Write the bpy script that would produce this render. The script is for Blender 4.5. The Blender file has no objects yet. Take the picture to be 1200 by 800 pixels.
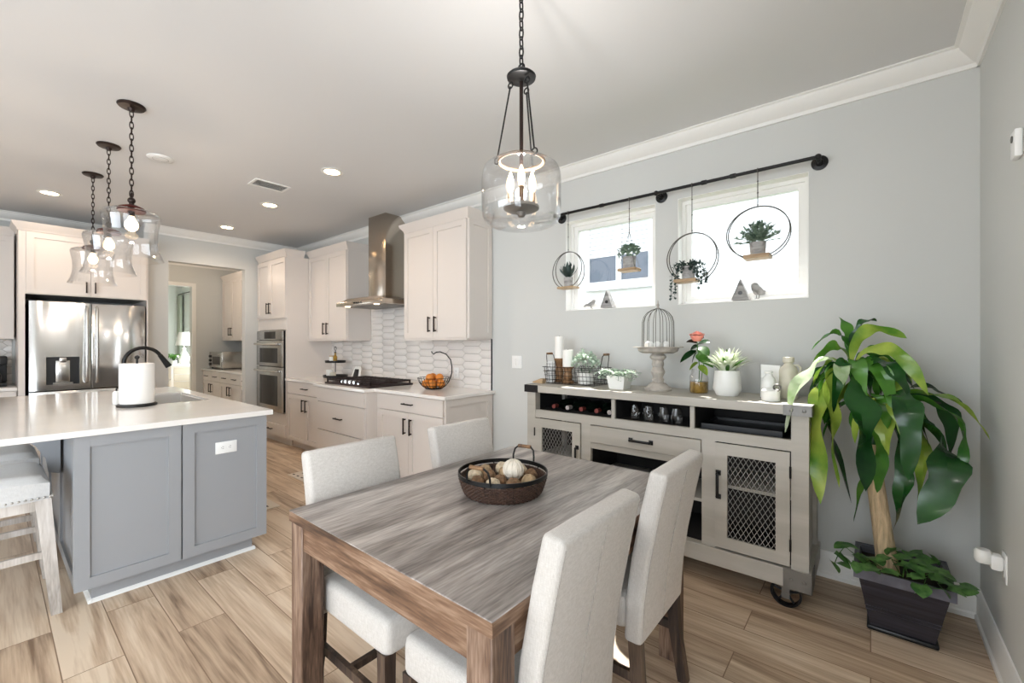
import bpy, bmesh, math, random
from mathutils import Vector, Matrix
random.seed(7)
S = bpy.context.scene
COL = S.collection
PI = math.pi

# ------------------------------------------------------------------ camera
FPX, CY, YAW, CAMH = 508.0, 402.0, math.radians(39.6), 1.355
cam = bpy.data.cameras.new('camera')
cam.sensor_width = 36.0
cam.lens = FPX / 1200 * 36.0
cam.shift_y = (CY - 400) / 1200
cam.clip_start = 0.02
camo = bpy.data.objects.new('camera', cam)
COL.objects.link(camo)
camo.location = (0, 0, CAMH)
camo.rotation_euler = (PI / 2, 0, YAW)
S.camera = camo

# ------------------------------------------------------------------ world, sun, daylight openings, exposure
S.view_settings.view_transform = 'Standard'
S.view_settings.look = 'None'
S.view_settings.gamma = 1.0
S.view_settings.use_curve_mapping = False
S.view_settings.exposure = -0.15
S.cycles.use_denoising = True
S.cycles.max_bounces = 10
S.cycles.diffuse_bounces = 5
S.cycles.glossy_bounces = 4
S.cycles.transparent_max_bounces = 16
S.cycles.sample_clamp_indirect = 4.0
S.cycles.caustics_reflective = False
S.cycles.caustics_refractive = False

world = bpy.data.worlds.new('sky')
S.world = world
world.use_nodes = True
bg = world.node_tree.nodes['Background']
bg.inputs[0].default_value = (0.86, 0.93, 1.0, 1)
bg.inputs[1].default_value = 6.0

def lamp(name, kind, loc, energy, color, rot=(0, 0, 0), **kw):
    d = bpy.data.lights.new(name, kind)
    d.energy = energy
    d.color = color
    for k, v in kw.items():
        setattr(d, k, v)
    o = bpy.data.objects.new(name, d)
    COL.objects.link(o)
    o.location = loc
    o.rotation_euler = rot
    return o

sd = Vector((0.35, -1.0, -1.42))
sun = lamp('sun', 'SUN', (0, 6, 8), 20.0, (1.0, 0.96, 0.9), angle=math.radians(0.6))
sun.rotation_euler = sd.to_track_quat('-Z', 'Y').to_euler()
# daylight entering by the glazed doors in the right wall behind the camera
lamp('patio_daylight', 'AREA', (0.46, -1.75, 1.15), 84, (0.82, 0.91, 1.0), rot=(0, PI / 2, 0),
     shape='RECTANGLE', size=2.1, size_y=2.3)
# added fill at an assumed rear opening, placed to brighten the right side
lamp('rear_fill_light', 'AREA', (-2.0, -3.72, 1.55), 40, (0.83, 0.915, 1.0), rot=(PI / 2, 0, 0),
     shape='RECTANGLE', size=3.6, size_y=1.8)
# daylight of the room beyond the pantry
lamp('far_room_daylight', 'AREA', (-10.8, 2.95, 1.6), 18, (0.95, 0.98, 1.0), rot=(-PI / 2, 0, 0),
     shape='RECTANGLE', size=1.6, size_y=1.8)

# ------------------------------------------------------------------ helpers
class MB:
    def __init__(s):
        s.v = []; s.f = []; s.sm = []
    def add(s, vs, fs, xf=None, smooth=False):
        n = len(s.v)
        for p in vs:
            s.v.append(tuple(xf(*p)) if xf else tuple(p))
        for f in fs:
            s.f.append(tuple(i + n for i in f)); s.sm.append(smooth)
        return s
    def box(s, x0, x1, y0, y1, z0, z1, xf=None, bev=0.0, seg=2):
        if bev <= 0:
            vs = [(x, y, z) for z in (z0, z1) for y in (y0, y1) for x in (x0, x1)]
            fs = [(0, 2, 3, 1), (4, 5, 7, 6), (0, 1, 5, 4), (2, 6, 7, 3), (0, 4, 6, 2), (1, 3, 7, 5)]
            return s.add(vs, fs, xf)
        bm = bmesh.new()
        bmesh.ops.create_cube(bm, size=1)
        for v in bm.verts:
            v.co = Vector(((x0 + x1) / 2 + v.co.x * (x1 - x0), (y0 + y1) / 2 + v.co.y * (y1 - y0), (z0 + z1) / 2 + v.co.z * (z1 - z0)))
        bmesh.ops.bevel(bm, geom=bm.edges[:], offset=bev, segments=seg, profile=0.5, affect='EDGES', clamp_overlap=True)
        s.bm(bm, xf, True); bm.free()
        return s
    def bm(s, bm, xf=None, smooth=False):
        bm.verts.ensure_lookup_table(); bm.verts.index_update()
        return s.add([v.co[:] for v in bm.verts], [[v.index for v in f.verts] for f in bm.faces], xf, smooth)
    def prism(s, poly, d0, d1, axis='y', xf=None, bev=0.0, seg=2):
        """poly of 2D points; extruded along axis: y -> (x,z), x -> (y,z), z -> (x,y)"""
        def P(a, b, d):
            return {'y': (a, d, b), 'x': (d, a, b), 'z': (a, b, d)}[axis]
        n = len(poly)
        bm = bmesh.new()
        a = [bm.verts.new(P(p[0], p[1], d0)) for p in poly]
        b = [bm.verts.new(P(p[0], p[1], d1)) for p in poly]
        bm.faces.new(a); bm.faces.new(b[::-1])
        for i in range(n):
            bm.faces.new((a[i], b[i], b[(i + 1) % n], a[(i + 1) % n]))
        bmesh.ops.recalc_face_normals(bm, faces=bm.faces[:])
        if bev > 0:
            bmesh.ops.bevel(bm, geom=bm.edges[:], offset=bev, segments=seg, profile=0.5, affect='EDGES', clamp_overlap=True)
        s.bm(bm, xf, bev > 0); bm.free()
        return s
    def lathe(s, prof, c=(0, 0, 0), n=24, xf=None, smooth=True, closed=False):
        vs, fs = [], []
        for r, z in prof:
            for k in range(n):
                a = 2 * PI * k / n
                vs.append((c[0] + r * math.cos(a), c[1] + r * math.sin(a), c[2] + z))
        m = len(prof)
        for i in range(m - 1 if not closed else m):
            j = (i + 1) % m
            for k in range(n):
                l = (k + 1) % n
                fs.append((i * n + k, i * n + l, j * n + l, j * n + k))
        if not closed:
            if prof[0][0] > 1e-5: fs.append(tuple(range(n))[::-1])
            if prof[-1][0] > 1e-5: fs.append(tuple((m - 1) * n + k for k in range(n)))
        return s.add(vs, fs, xf, smooth)
    def cyl(s, p0, p1, r, n=16, r1=None, xf=None):
        return s.tube([p0, p1], r, n, xf=xf, radii=[r, r if r1 is None else r1])
    def tube(s, pts, r, n=8, closed=False, radii=None, xf=None):
        pts = [Vector(p) for p in pts]
        m = len(pts)
        vs, fs = [], []
        prev = None
        for i, p in enumerate(pts):
            if closed: t = pts[(i + 1) % m] - pts[i - 1]
            else: t = pts[min(i + 1, m - 1)] - pts[max(i - 1, 0)]
            if t.length < 1e-9: t = Vector((0, 0, 1))
            t.normalize()
            if prev is None:
                a = Vector((0, 0, 1)) if abs(t.z) < 0.9 else Vector((1, 0, 0))
                u = t.cross(a).normalized()
            else:
                u = prev - t * prev.dot(t)
                u = u.normalized() if u.length > 1e-6 else t.orthogonal().normalized()
            prev = u
            w = t.cross(u)
            rr = radii[i] if radii else r
            for k in range(n):
                an = 2 * PI * k / n
                vs.append(p + (u * math.cos(an) + w * math.sin(an)) * rr)
        for i in range(m if closed else m - 1):
            j = (i + 1) % m
            for k in range(n):
                l = (k + 1) % n
                fs.append((i * n + k, i * n + l, j * n + l, j * n + k))
        if not closed:
            fs.append(tuple(range(n))[::-1]); fs.append(tuple((m - 1) * n + k for k in range(n)))
        return s.add([v[:] for v in vs], fs, xf, True)
    def ring(s, c, R, r, axis='z', n=40, m=8, a0=0, a1=2 * PI, sx=1, sy=1, xf=None):
        full = abs(a1 - a0 - 2 * PI) < 1e-6
        N = n if full else n + 1
        pts = []
        for k in range(N):
            a = a0 + (a1 - a0) * k / n
            x, y = R * sx * math.cos(a), R * sy * math.sin(a)
            pts.append({'z': (c[0] + x, c[1] + y, c[2]), 'y': (c[0] + x, c[1], c[2] + y), 'x': (c[0], c[1] + x, c[2] + y)}[axis])
        return s.tube(pts, r, m, closed=full, xf=xf)
    def ball(s, c, r, n=16, m=10, sc=(1, 1, 1), xf=None):
        prof = [(r * math.sin(PI * i / m), -r * math.cos(PI * i / m)) for i in range(m + 1)]
        vs, fs = [], []
        for a, z in prof:
            for k in range(n):
                t = 2 * PI * k / n
                vs.append((c[0] + a * math.cos(t) * sc[0], c[1] + a * math.sin(t) * sc[1], c[2] + z * sc[2]))
        for i in range(m):
            for k in range(n):
                l = (k + 1) % n
                fs.append((i * n + k, i * n + l, (i + 1) * n + l, (i + 1) * n + k))
        return s.add(vs, fs, xf, True)
    def build(s, name, mat, parent=None, label=None):
        o = link(name, s.mesh(name, mat, ORG.get(parent, Vector((0, 0, 0)))), parent)
        if label: o['label'] = label
        return o
    def mesh(s, name, mat, off=Vector((0, 0, 0))):
        me = bpy.data.meshes.new(name)
        me.from_pydata([(p[0] - off[0], p[1] - off[1], p[2] - off[2]) for p in s.v], [], s.f)
        me.polygons.foreach_set('use_smooth', s.sm)
        bm = bmesh.new(); bm.from_mesh(me)
        bmesh.ops.recalc_face_normals(bm, faces=bm.faces[:])
        bm.to_mesh(me); bm.free()
        me.update()
        try: me.set_sharp_from_angle(angle=math.radians(40))
        except Exception: pass
        me.materials.append(mat)
        return me

ORG = {}
def link(name, data, parent=None):
    o = bpy.data.objects.new(name, data)
    COL.objects.link(o)
    if parent is not None:
        o.parent = parent
        ORG[o] = ORG.get(parent, Vector((0, 0, 0)))
    return o

def thing(name, label, cat, loc=(0, 0, 0), group=None):
    o = link(name, None)
    o.location = loc
    o.empty_display_size = 0.05
    ORG[o] = Vector(loc)
    return tag(o, label, cat, group)

def tag(o, label, cat, group=None):
    o['label'] = label; o['category'] = cat
    if group: o['group'] = group
    return o

def single(mb, name, label, cat, mat, loc=(0, 0, 0), group=None):
    """a thing that is one mesh, its origin at loc (coordinates given in world)"""
    o = link(name, mb.mesh(name, mat, Vector(loc)))
    o.location = loc
    return tag(o, label, cat, group)

def struct(mb, name, mat, parent=None):
    o = link(name, mb.mesh(name, mat), parent)
    if parent is None: o['kind'] = 'structure'
    return o

def copy_tree(o, parent=None):
    c = o.copy(); COL.objects.link(c)
    if parent is not None: c.parent = parent
    for ch in list(o.children):
        copy_tree(ch, c)
    return c

def again(o, loc, rz=None, label=None, group=None):
    c = copy_tree(o)
    c.location = loc
    if rz is not None: c.rotation_euler = (0, 0, rz)
    if label: c['label'] = label
    if group: c['group'] = group
    return c

def frame(o, u, n):
    """local (a along u, b up, c out along n) to world"""
    o = Vector(o); u = Vector(u); n = Vector(n)
    return lambda a, b, c: o + u * a + Vector((0, 0, b)) + n * c

def seen(px, py, X=None, Y=None, Z=None):
    """the point in the room where the line of sight through a photo pixel meets a plane"""
    r = (px - 600) / FPX; u = (CY - py) / FPX
    d = Vector((-math.sin(YAW) + r * math.cos(YAW), math.cos(YAW) + r * math.sin(YAW), u))
    t = X / d.x if X is not None else Y / d.y if Y is not None else (Z - CAMH) / d.z
    return Vector((0, 0, CAMH)) + d * t

# ------------------------------------------------------------------ materials
def L(c):
    return tuple(((x / 255) / 12.92 if x / 255 <= 0.04045 else ((x / 255 + 0.055) / 1.055) ** 2.4) for x in c) + (1,)

def mat(name, col, rough=0.5, metal=0.0, spec=0.5, emit=None, estr=0.0, var=0.0, vscale=8.0, bump=0.0, bscale=60.0, stretch=(1, 1, 1), sheen=0.0, sss=0.0, coat=0.0):
    m = bpy.data.materials.new(name)
    m.use_nodes = True
    nt = m.node_tree; nd = nt.nodes; lk = nt.links
    b = nd['Principled BSDF']
    b.inputs['Base Color'].default_value = L(col)
    b.inputs['Roughness'].default_value = rough
    b.inputs['Metallic'].default_value = metal
    b.inputs['Specular IOR Level'].default_value = spec
    b.inputs['Sheen Weight'].default_value = sheen
    b.inputs['Coat Weight'].default_value = coat
    if sss:
        b.inputs['Subsurface Weight'].default_value = sss
        b.inputs['Subsurface Radius'].default_value = (0.02, 0.02, 0.02)
    if emit:
        b.inputs['Emission Color'].default_value = L(emit)
        b.inputs['Emission Strength'].default_value = estr
    if var or bump:
        tc = nd.new('ShaderNodeTexCoord'); mp = nd.new('ShaderNodeMapping')
        mp.inputs['Scale'].default_value = stretch
        lk.new(tc.outputs['Object'], mp.inputs['Vector'])
    if var:
        n = nd.new('ShaderNodeTexNoise'); n.inputs['Scale'].default_value = vscale; n.inputs['Detail'].default_value = 5
        lk.new(mp.outputs[0], n.inputs['Vector'])
        r = nd.new('ShaderNodeValToRGB')
        r.color_ramp.elements[0].position = 0.3; r.color_ramp.elements[1].position = 0.7
        c = L(col)
        r.color_ramp.elements[0].color = tuple(max(0, x * (1 - var)) for x in c[:3]) + (1,)
        r.color_ramp.elements[1].color = tuple(min(1, x * (1 + var)) for x in c[:3]) + (1,)
        lk.new(n.outputs['Fac'], r.inputs[0]); lk.new(r.outputs[0], b.inputs['Base Color'])
    if bump:
        n2 = nd.new('ShaderNodeTexNoise'); n2.inputs['Scale'].default_value = bscale; n2.inputs['Detail'].default_value = 3
        lk.new(mp.outputs[0], n2.inputs['Vector'])
        bp = nd.new('ShaderNodeBump'); bp.inputs['Strength'].default_value = bump; bp.inputs['Distance'].default_value = 0.01
        lk.new(n2.outputs['Fac'], bp.inputs['Height']); lk.new(bp.outputs[0], b.inputs['Normal'])
    return m

def glass_mat(name, tint=(1, 1, 1), refl=0.9, rough=0.02, floor=0.03):
    """thin clear glass: see-through with edge reflections"""
    m = bpy.data.materials.new(name); m.use_nodes = True
    nt = m.node_tree; nd = nt.nodes; lk = nt.links
    nd.remove(nd['Principled BSDF'])
    tr = nd.new('ShaderNodeBsdfTransparent'); tr.inputs[0].default_value = tint + (1,)
    gl = nd.new('ShaderNodeBsdfGlossy'); gl.inputs['Roughness'].default_value = rough
    lw = nd.new('ShaderNodeLayerWeight'); lw.inputs['Blend'].default_value = 0.16
    mt = nd.new('ShaderNodeMath'); mt.operation = 'MULTIPLY_ADD'; mt.inputs[1].default_value = refl; mt.inputs[2].default_value = floor
    mt.use_clamp = True
    mx = nd.new('ShaderNodeMixShader')
    lk.new(lw.outputs['Facing'], mt.inputs[0]); lk.new(mt.outputs[0], mx.inputs[0])
    lk.new(tr.outputs[0], mx.inputs[1]); lk.new(gl.outputs[0], mx.inputs[2])
    lk.new(mx.outputs[0], nd['Material Output'].inputs[0])
    return m

def wood_mat(name, cols, rough=0.5, scale=1.0, along='x', bump=0.15, pores=1.0, tight=0.18):
    """grain stretched along one axis, cols = three sRGB tones"""
    m = bpy.data.materials.new(name); m.use_nodes = True
    nt = m.node_tree; nd = nt.nodes; lk = nt.links
    b = nd['Principled BSDF']; b.inputs['Roughness'].default_value = rough
    tc = nd.new('ShaderNodeTexCoord'); mp = nd.new('ShaderNodeMapping')
    st = {'x': (0.09, 1, 1), 'y': (1, 0.09, 1), 'z': (1, 1, 0.09)}[along]
    mp.inputs['Scale'].default_value = tuple(x * scale for x in st)
    lk.new(tc.outputs['Object'], mp.inputs[0])
    n1 = nd.new('ShaderNodeTexNoise'); n1.inputs['Scale'].default_value = 9; n1.inputs['Detail'].default_value = 6; n1.inputs['Distortion'].default_value = 0.6
    n2 = nd.new('ShaderNodeTexNoise'); n2.inputs['Scale'].default_value = 90; n2.inputs['Detail'].default_value = 4
    lk.new(mp.outputs[0], n1.inputs[0]); lk.new(mp.outputs[0], n2.inputs[0])
    ad = nd.new('ShaderNodeMath'); ad.operation = 'MULTIPLY_ADD'; ad.inputs[1].default_value = 0.35 * pores; 
    lk.new(n2.outputs['Fac'], ad.inputs[0]); 
    sc = nd.new('ShaderNodeMath'); sc.operation = 'SUBTRACT'; sc.inputs[1].default_value = 0.175 * pores
    lk.new(n1.outputs['Fac'], sc.inputs[0]); lk.new(sc.outputs[0], ad.inputs[2])
    r = nd.new('ShaderNodeValToRGB')
    e = r.color_ramp.elements
    e[0].position = 0.5 - tight; e[0].color = L(cols[0]); e[1].position = 0.5 + tight; e[1].color = L(cols[2])
    k = e.new(0.5); k.color = L(cols[1])
    lk.new(ad.outputs[0], r.inputs[0]); lk.new(r.outputs[0], b.inputs['Base Color'])
    bp = nd.new('ShaderNodeBump'); bp.inputs['Strength'].default_value = bump; bp.inputs['Distance'].default_value = 0.004
    lk.new(ad.outputs[0], bp.inputs['Height']); lk.new(bp.outputs[0], b.inputs['Normal'])
    return m

def floor_mat():
    m = bpy.data.materials.new('oak_plank_floor'); m.use_nodes = True
    nt = m.node_tree; nd = nt.nodes; lk = nt.links
    b = nd['Principled BSDF']
    tc = nd.new('ShaderNodeTexCoord')
    br = nd.new('ShaderNodeTexBrick')
    br.inputs['Scale'].default_value = 1.0
    br.inputs['Brick Width'].default_value = 1.25; br.inputs['Row Height'].default_value = 0.19
    br.inputs['Mortar Size'].default_value = 0.0022; br.inputs['Mortar Smooth'].default_value = 0.1
    br.offset = 0.37; br.offset_frequency = 2
    br.inputs['Color1'].default_value = (0, 0, 0, 1); br.inputs['Color2'].default_value = (1, 1, 1, 1)
    br.inputs['Mortar'].default_value = (0.5, 0.5, 0.5, 1); br.inputs['Bias'].default_value = 0.0
    lk.new(tc.outputs['Object'], br.inputs['Vector'])
    sep = nd.new('ShaderNodeSeparateXYZ'); lk.new(tc.outputs['Object'], sep.inputs[0])
    bw = nd.new('ShaderNodeRGBToBW'); lk.new(br.outputs['Color'], bw.inputs[0])
    # shift the grain from plank to plank
    mu = nd.new('ShaderNodeMath'); mu.operation = 'MULTIPLY'; mu.inputs[1].default_value = 37.0; lk.new(bw.outputs[0], mu.inputs[0])
    cb = nd.new('ShaderNodeCombineXYZ')
    lk.new(sep.outputs[0], cb.inputs[0]); lk.new(sep.outputs[1], cb.inputs[1]); lk.new(mu.outputs[0], cb.inputs[2])
    mp = nd.new('ShaderNodeMapping'); mp.inputs['Scale'].default_value = (0.55, 6.0, 1.0); lk.new(cb.outputs[0], mp.inputs[0])
    n1 = nd.new('ShaderNodeTexNoise'); n1.inputs['Scale'].default_value = 1.5; n1.inputs['Detail'].default_value = 7; n1.inputs['Distortion'].default_value = 1.6
    lk.new(mp.outputs[0], n1.inputs[0])
    mp2 = nd.new('ShaderNodeMapping'); mp2.inputs['Scale'].default_value = (2.5, 60.0, 1.0); lk.new(cb.outputs[0], mp2.inputs[0])
    n2 = nd.new('ShaderNodeTexNoise'); n2.inputs['Scale'].default_value = 1.6; n2.inputs['Detail'].default_value = 3; lk.new(mp2.outputs[0], n2.inputs[0])
    a1 = nd.new('ShaderNodeMath'); a1.operation = 'MULTIPLY_ADD'; a1.inputs[1].default_value = 0.4; lk.new(n2.outputs['Fac'], a1.inputs[0]); lk.new(n1.outputs['Fac'], a1.inputs[2])
    a2 = nd.new('ShaderNodeMath'); a2.operation = 'MULTIPLY_ADD'; a2.inputs[1].default_value = 0.22; lk.new(bw.outputs[0], a2.inputs[0]); lk.new(a1.outputs[0], a2.inputs[2])
    r = nd.new('ShaderNodeValToRGB'); e = r.color_ramp.elements
    e[0].position = 0.52; e[0].color = L((122, 98, 77)); e[1].position = 1.0; e[1].color = L((218, 198, 174))
    k = e.new(0.7); k.color = L((176, 151, 126)); k = e.new(0.84); k.color = L((198, 174, 148))
    lk.new(a2.outputs[0], r.inputs[0])
    mx = nd.new('ShaderNodeMix'); mx.data_type = 'RGBA'
    lk.new(br.outputs['Fac'], mx.inputs[0]); lk.new(r.outputs[0], mx.inputs[6]); mx.inputs[7].default_value = L((132, 106, 82))
    lk.new(mx.outputs[2], b.inputs['Base Color'])
    b.inputs['Roughness'].default_value = 0.42
    bp = nd.new('ShaderNodeBump'); bp.inputs['Strength'].default_value = 0.12; bp.inputs['Distance'].default_value = 0.003
    lk.new(a1.outputs[0], bp.inputs['Height']); lk.new(bp.outputs[0], b.inputs['Normal'])
    return m

def weave_mat(name, c0, c1, scale=420, rough=0.95, bump=0.25):
    m = bpy.data.materials.new(name); m.use_nodes = True
    nt = m.node_tree; nd = nt.nodes; lk = nt.links
    b = nd['Principled BSDF']; b.inputs['Roughness'].default_value = rough; b.inputs['Specular IOR Level'].default_value = 0.15
    b.inputs['Sheen Weight'].default_value = 0.1
    tc = nd.new('ShaderNodeTexCoord')
    fs = []
    for st in ((0.12, 1, 1), (1, 0.12, 0.12), (1, 1, 0.12)):
        mp = nd.new('ShaderNodeMapping'); mp.inputs['Scale'].default_value = st; lk.new(tc.outputs['Object'], mp.inputs[0])
        n = nd.new('ShaderNodeTexNoise'); n.inputs['Scale'].default_value = scale; n.inputs['Detail'].default_value = 2; lk.new(mp.outputs[0], n.inputs[0])
        fs.append(n.outputs['Fac'])
    a = nd.new('ShaderNodeMath'); a.operation = 'ADD'; lk.new(fs[0], a.inputs[0]); lk.new(fs[1], a.inputs[1])
    a2 = nd.new('ShaderNodeMath'); a2.operation = 'ADD'; lk.new(a.outputs[0], a2.inputs[0]); lk.new(fs[2], a2.inputs[1])
    d = nd.new('ShaderNodeMath'); d.operation = 'MULTIPLY'; d.inputs[1].default_value = 0.3333; lk.new(a2.outputs[0], d.inputs[0])
    r = nd.new('ShaderNodeValToRGB'); e = r.color_ramp.elements
    e[0].position = 0.38; e[0].color = L(c0); e[1].position = 0.6; e[1].color = L(c1)
    lk.new(d.outputs[0], r.inputs[0]); lk.new(r.outputs[0], b.inputs['Base Color'])
    bp = nd.new('ShaderNodeBump'); bp.inputs['Strength'].default_value = bump; bp.inputs['Distance'].default_value = 0.002
    lk.new(d.outputs[0], bp.inputs['Height']); lk.new(bp.outputs[0], b.inputs['Normal'])
    return m

def leaf_mat(name, c0, c1, scale=6, rough=0.35, stripe=None):
    m = mat(name, c0, rough, var=0.0)
    nt = m.node_tree; nd = nt.nodes; lk = nt.links; b = nd['Principled BSDF']
    tc = nd.new('ShaderNodeTexCoord'); n = nd.new('ShaderNodeTexNoise'); n.inputs['Scale'].default_value = scale; n.inputs['Detail'].default_value = 4
    lk.new(tc.outputs['Object'], n.inputs[0])
    r = nd.new('ShaderNodeValToRGB'); e = r.color_ramp.elements
    e[0].position = 0.35; e[0].color = L(c0); e[1].position = 0.68; e[1].color = L(c1)
    lk.new(n.outputs['Fac'], r.inputs[0]); lk.new(r.outputs[0], b.inputs['Base Color'])
    # light passes through the blade
    tl = nd.new('ShaderNodeBsdfTranslucent'); lk.new(r.outputs[0], tl.inputs[0])
    mx = nd.new('ShaderNodeMixShader'); mx.inputs[0].default_value = 0.25
    lk.new(b.outputs[0], mx.inputs[1]); lk.new(tl.outputs[0], mx.inputs[2]); lk.new(mx.outputs[0], nd['Material Output'].inputs[0])
    return m

M = {}
M['wall'] = mat('greige_wall_paint', (207, 208, 205), 0.9, bump=0.02, bscale=300)
M['ceiling'] = mat('ceiling_paint', (218, 218, 218), 0.95)
M['trim'] = mat('white_trim_paint', (238, 237, 233), 0.45)
M['floor'] = floor_mat()
M['cab'] = mat('white_cabinet_paint', (220, 212, 205), 0.4)
M['gap'] = mat('dark_shadow_gap', (60, 55, 50), 0.9)
M['island'] = mat('blue_grey_cabinet_paint', (152, 154, 157), 0.42)
M['quartz'] = mat('white_quartz', (238, 234, 229), 0.12, var=0.03, vscale=3)
M['tile'] = mat('glazed_white_tile', (232, 227, 222), 0.22)
M['grout'] = mat('grey_grout', (176, 172, 166), 0.9)
M['black'] = mat('black_metal', (22, 21, 21), 0.4, metal=0.4)
M['bronze'] = mat('dark_bronze', (46, 34, 30), 0.4, metal=0.6)
M['redbronze'] = mat('red_bronze_cap', (84, 26, 20), 0.4, metal=0.5)
M['iron'] = mat('cast_iron', (38, 22, 20), 0.55)
M['steel'] = mat('brushed_stainless', (196, 194, 190), 0.24, metal=1.0, bump=0.06, bscale=40, stretch=(1, 1, 0.02))
M['fridge'] = mat('wavy_stainless', (224, 223, 221), 0.16, metal=1.0, bump=0.9, bscale=3.0, stretch=(1, 1.2, 0.22))
for n_ in M['fridge'].node_tree.nodes:
    if n_.type == 'BUMP': n_.inputs['Distance'].default_value = 0.06
    if n_.type == 'TEX_NOISE': n_.inputs['Detail'].default_value = 0.6
M['sinksteel'] = mat('satin_sink_steel', (226, 224, 220), 0.38, metal=0.85)
M['wire'] = mat('grey_expanded_metal', (158, 156, 152), 0.5, metal=0.3)
M['hood'] = mat('hood_stainless', (188, 178, 166), 0.2, metal=1.0)
M['darkglass'] = mat('dark_oven_glass', (34, 32, 34), 0.08)
M['plastic_white'] = mat('white_plastic', (240, 240, 238), 0.35)
M['plastic_black'] = mat('black_plastic', (20, 20, 22), 0.35)
M['fabric'] = weave_mat('oatmeal_linen', (184, 178, 171), (202, 197, 191), 600)
M['piping'] = weave_mat('linen_piping', (150, 144, 138), (176, 170, 163), 600)
M['stoolfab'] = weave_mat('pale_grey_linen', (200, 200, 199), (212, 212, 211), 600)
M['chairleg'] = wood_mat('dark_washed_wood', ((34, 26, 22), (60, 46, 38), (96, 78, 64)), 0.55, 2.0, 'z')
M['tabletop'] = wood_mat('grey_weathered_top', ((92, 84, 80), (150, 141, 135), (194, 186, 179)), 0.3, 1.2, 'y', 0.1, 1.3, 0.2)
M['tableside'] = wood_mat('brown_weathered_wood', ((58, 40, 30), (112, 84, 64), (158, 132, 110)), 0.5, 1.8, 'x', 0.2, 1.2, 0.19)
M['tableside_y'] = wood_mat('brown_weathered_wood_side', ((58, 40, 30), (112, 84, 64), (158, 132, 110)), 0.5, 1.8, 'y', 0.2, 1.2, 0.19)
M['tableleg'] = wood_mat('brown_weathered_leg', ((52, 36, 28), (106, 82, 66), (150, 126, 108)), 0.5, 2.0, 'z', 0.2, 1.3, 0.19)
M['stoolwood'] = wood_mat('whitewashed_wood', ((150, 142, 134), (188, 180, 172), (210, 204, 198)), 0.6, 1.6, 'z', 0.2)
M['console'] = wood_mat('greige_painted_wood', ((168, 163, 153), (177, 172, 162), (186, 181, 172)), 0.55, 1.0, 'x', 0.06, 0.4)
M['console_shade'] = mat('painted_interior_shade', (30, 28, 27), 0.8)  # shade inside the sideboard, put into the colour
M['bracket'] = mat('worn_pewter', (120, 118, 114), 0.45, metal=0.8, var=0.2)
M['blackbracket'] = mat('black_iron_bracket', (40, 38, 38), 0.5, metal=0.6)
M['glass'] = glass_mat('clear_pendant_glass', refl=0.9, floor=0.025)
M['pane'] = glass_mat('window_glass', refl=0.5, floor=0.02)
M['ribs'] = mat('galvanised_wire', (92, 88, 82), 0.5, metal=0.5)
M['bulb'] = mat('lit_bulb', (255, 240, 215), 0.3, emit=(255, 220, 172), estr=7.0)
M['can'] = mat('lit_downlight', (255, 250, 240), 0.3, emit=(255, 228, 190), estr=7.0)
M['sleeve'] = mat('tan_candle_sleeve', (110, 84, 58), 0.6)
M['oak'] = wood_mat('light_oak_board', ((150, 122, 90), (182, 154, 118), (204, 178, 144)), 0.5, 3.0, 'x', 0.1)
M['greywood'] = wood_mat('grey_weathered_pot', ((120, 118, 116), (156, 154, 152), (182, 180, 178)), 0.7, 3.0, 'x', 0.2)
M['ceramic'] = mat('white_ceramic', (236, 236, 232), 0.3)
M['cream'] = mat('cream_ceramic', (214, 208, 190), 0.5, var=0.06)
M['sage'] = leaf_mat('sage_leaves', (92, 116, 98), (150, 170, 150), 30, 0.6)
M['green'] = leaf_mat('green_leaves', (44, 92, 34), (96, 142, 58), 14)
M['ivy'] = leaf_mat('heart_leaf_vine', (58, 100, 50), (110, 156, 84), 25, 0.4)
M['dark_leaf'] = leaf_mat('dark_blue_green_leaves', (44, 62, 58), (78, 96, 90), 20, 0.5)
M['white_leaf'] = leaf_mat('pale_variegated_leaves', (214, 226, 190), (248, 250, 240), 20)
M['frost_leaf'] = leaf_mat('frosted_leaves', (176, 200, 176), (236, 244, 234), 60, 0.6)
M['corn1'] = leaf_mat('glossy_dark_leaf', (18, 58, 26), (44, 98, 40), 5, 0.22)
M['corn2'] = leaf_mat('glossy_mid_leaf', (36, 92, 34), (92, 150, 52), 5, 0.22)
M['corn3'] = leaf_mat('yellow_green_leaf', (84, 138, 44), (186, 204, 88), 6, 0.25)
M['corn4'] = leaf_mat('pale_striped_leaf', (150, 186, 120), (236, 242, 222), 7, 0.25)
M['bark'] = mat('corky_bark', (196, 172, 138), 0.9, var=0.32, vscale=70, bump=1.0, bscale=90, stretch=(1, 1, 0.15))
M['soil'] = mat('dark_soil', (44, 34, 28), 0.95, var=0.3, vscale=60, bump=0.6, bscale=90)
M['pot'] = mat('black_brushed_planter', (44, 42, 50), 0.3, var=0.65, vscale=7, stretch=(0.6, 0.6, 11))
M['potrim'] = mat('worn_slate_rim', (92, 92, 102), 0.4, var=0.3, vscale=18)
M['rose'] = mat('coral_petals', (240, 152, 134), 0.6)
M['amber'] = mat('amber_water', (150, 116, 40), 0.15, var=0.4, vscale=40)
M['wax'] = mat('white_wax', (244, 242, 236), 0.5, sss=0.1)
M['plaid'] = weave_mat('white_checked_cloth', (200, 200, 198), (240, 240, 238))
M['brownwood'] = wood_mat('turned_brown_wood', ((84, 58, 38), (128, 94, 62), (158, 122, 86)), 0.5, 3.0, 'z')
M['chippy'] = mat('chipped_grey_paint', (180, 173, 164), 0.8, var=0.22, vscale=26, bump=0.4, bscale=40)
M['wicker'] = mat('dark_wicker', (62, 40, 28), 0.6, var=0.4, vscale=80)
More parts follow.
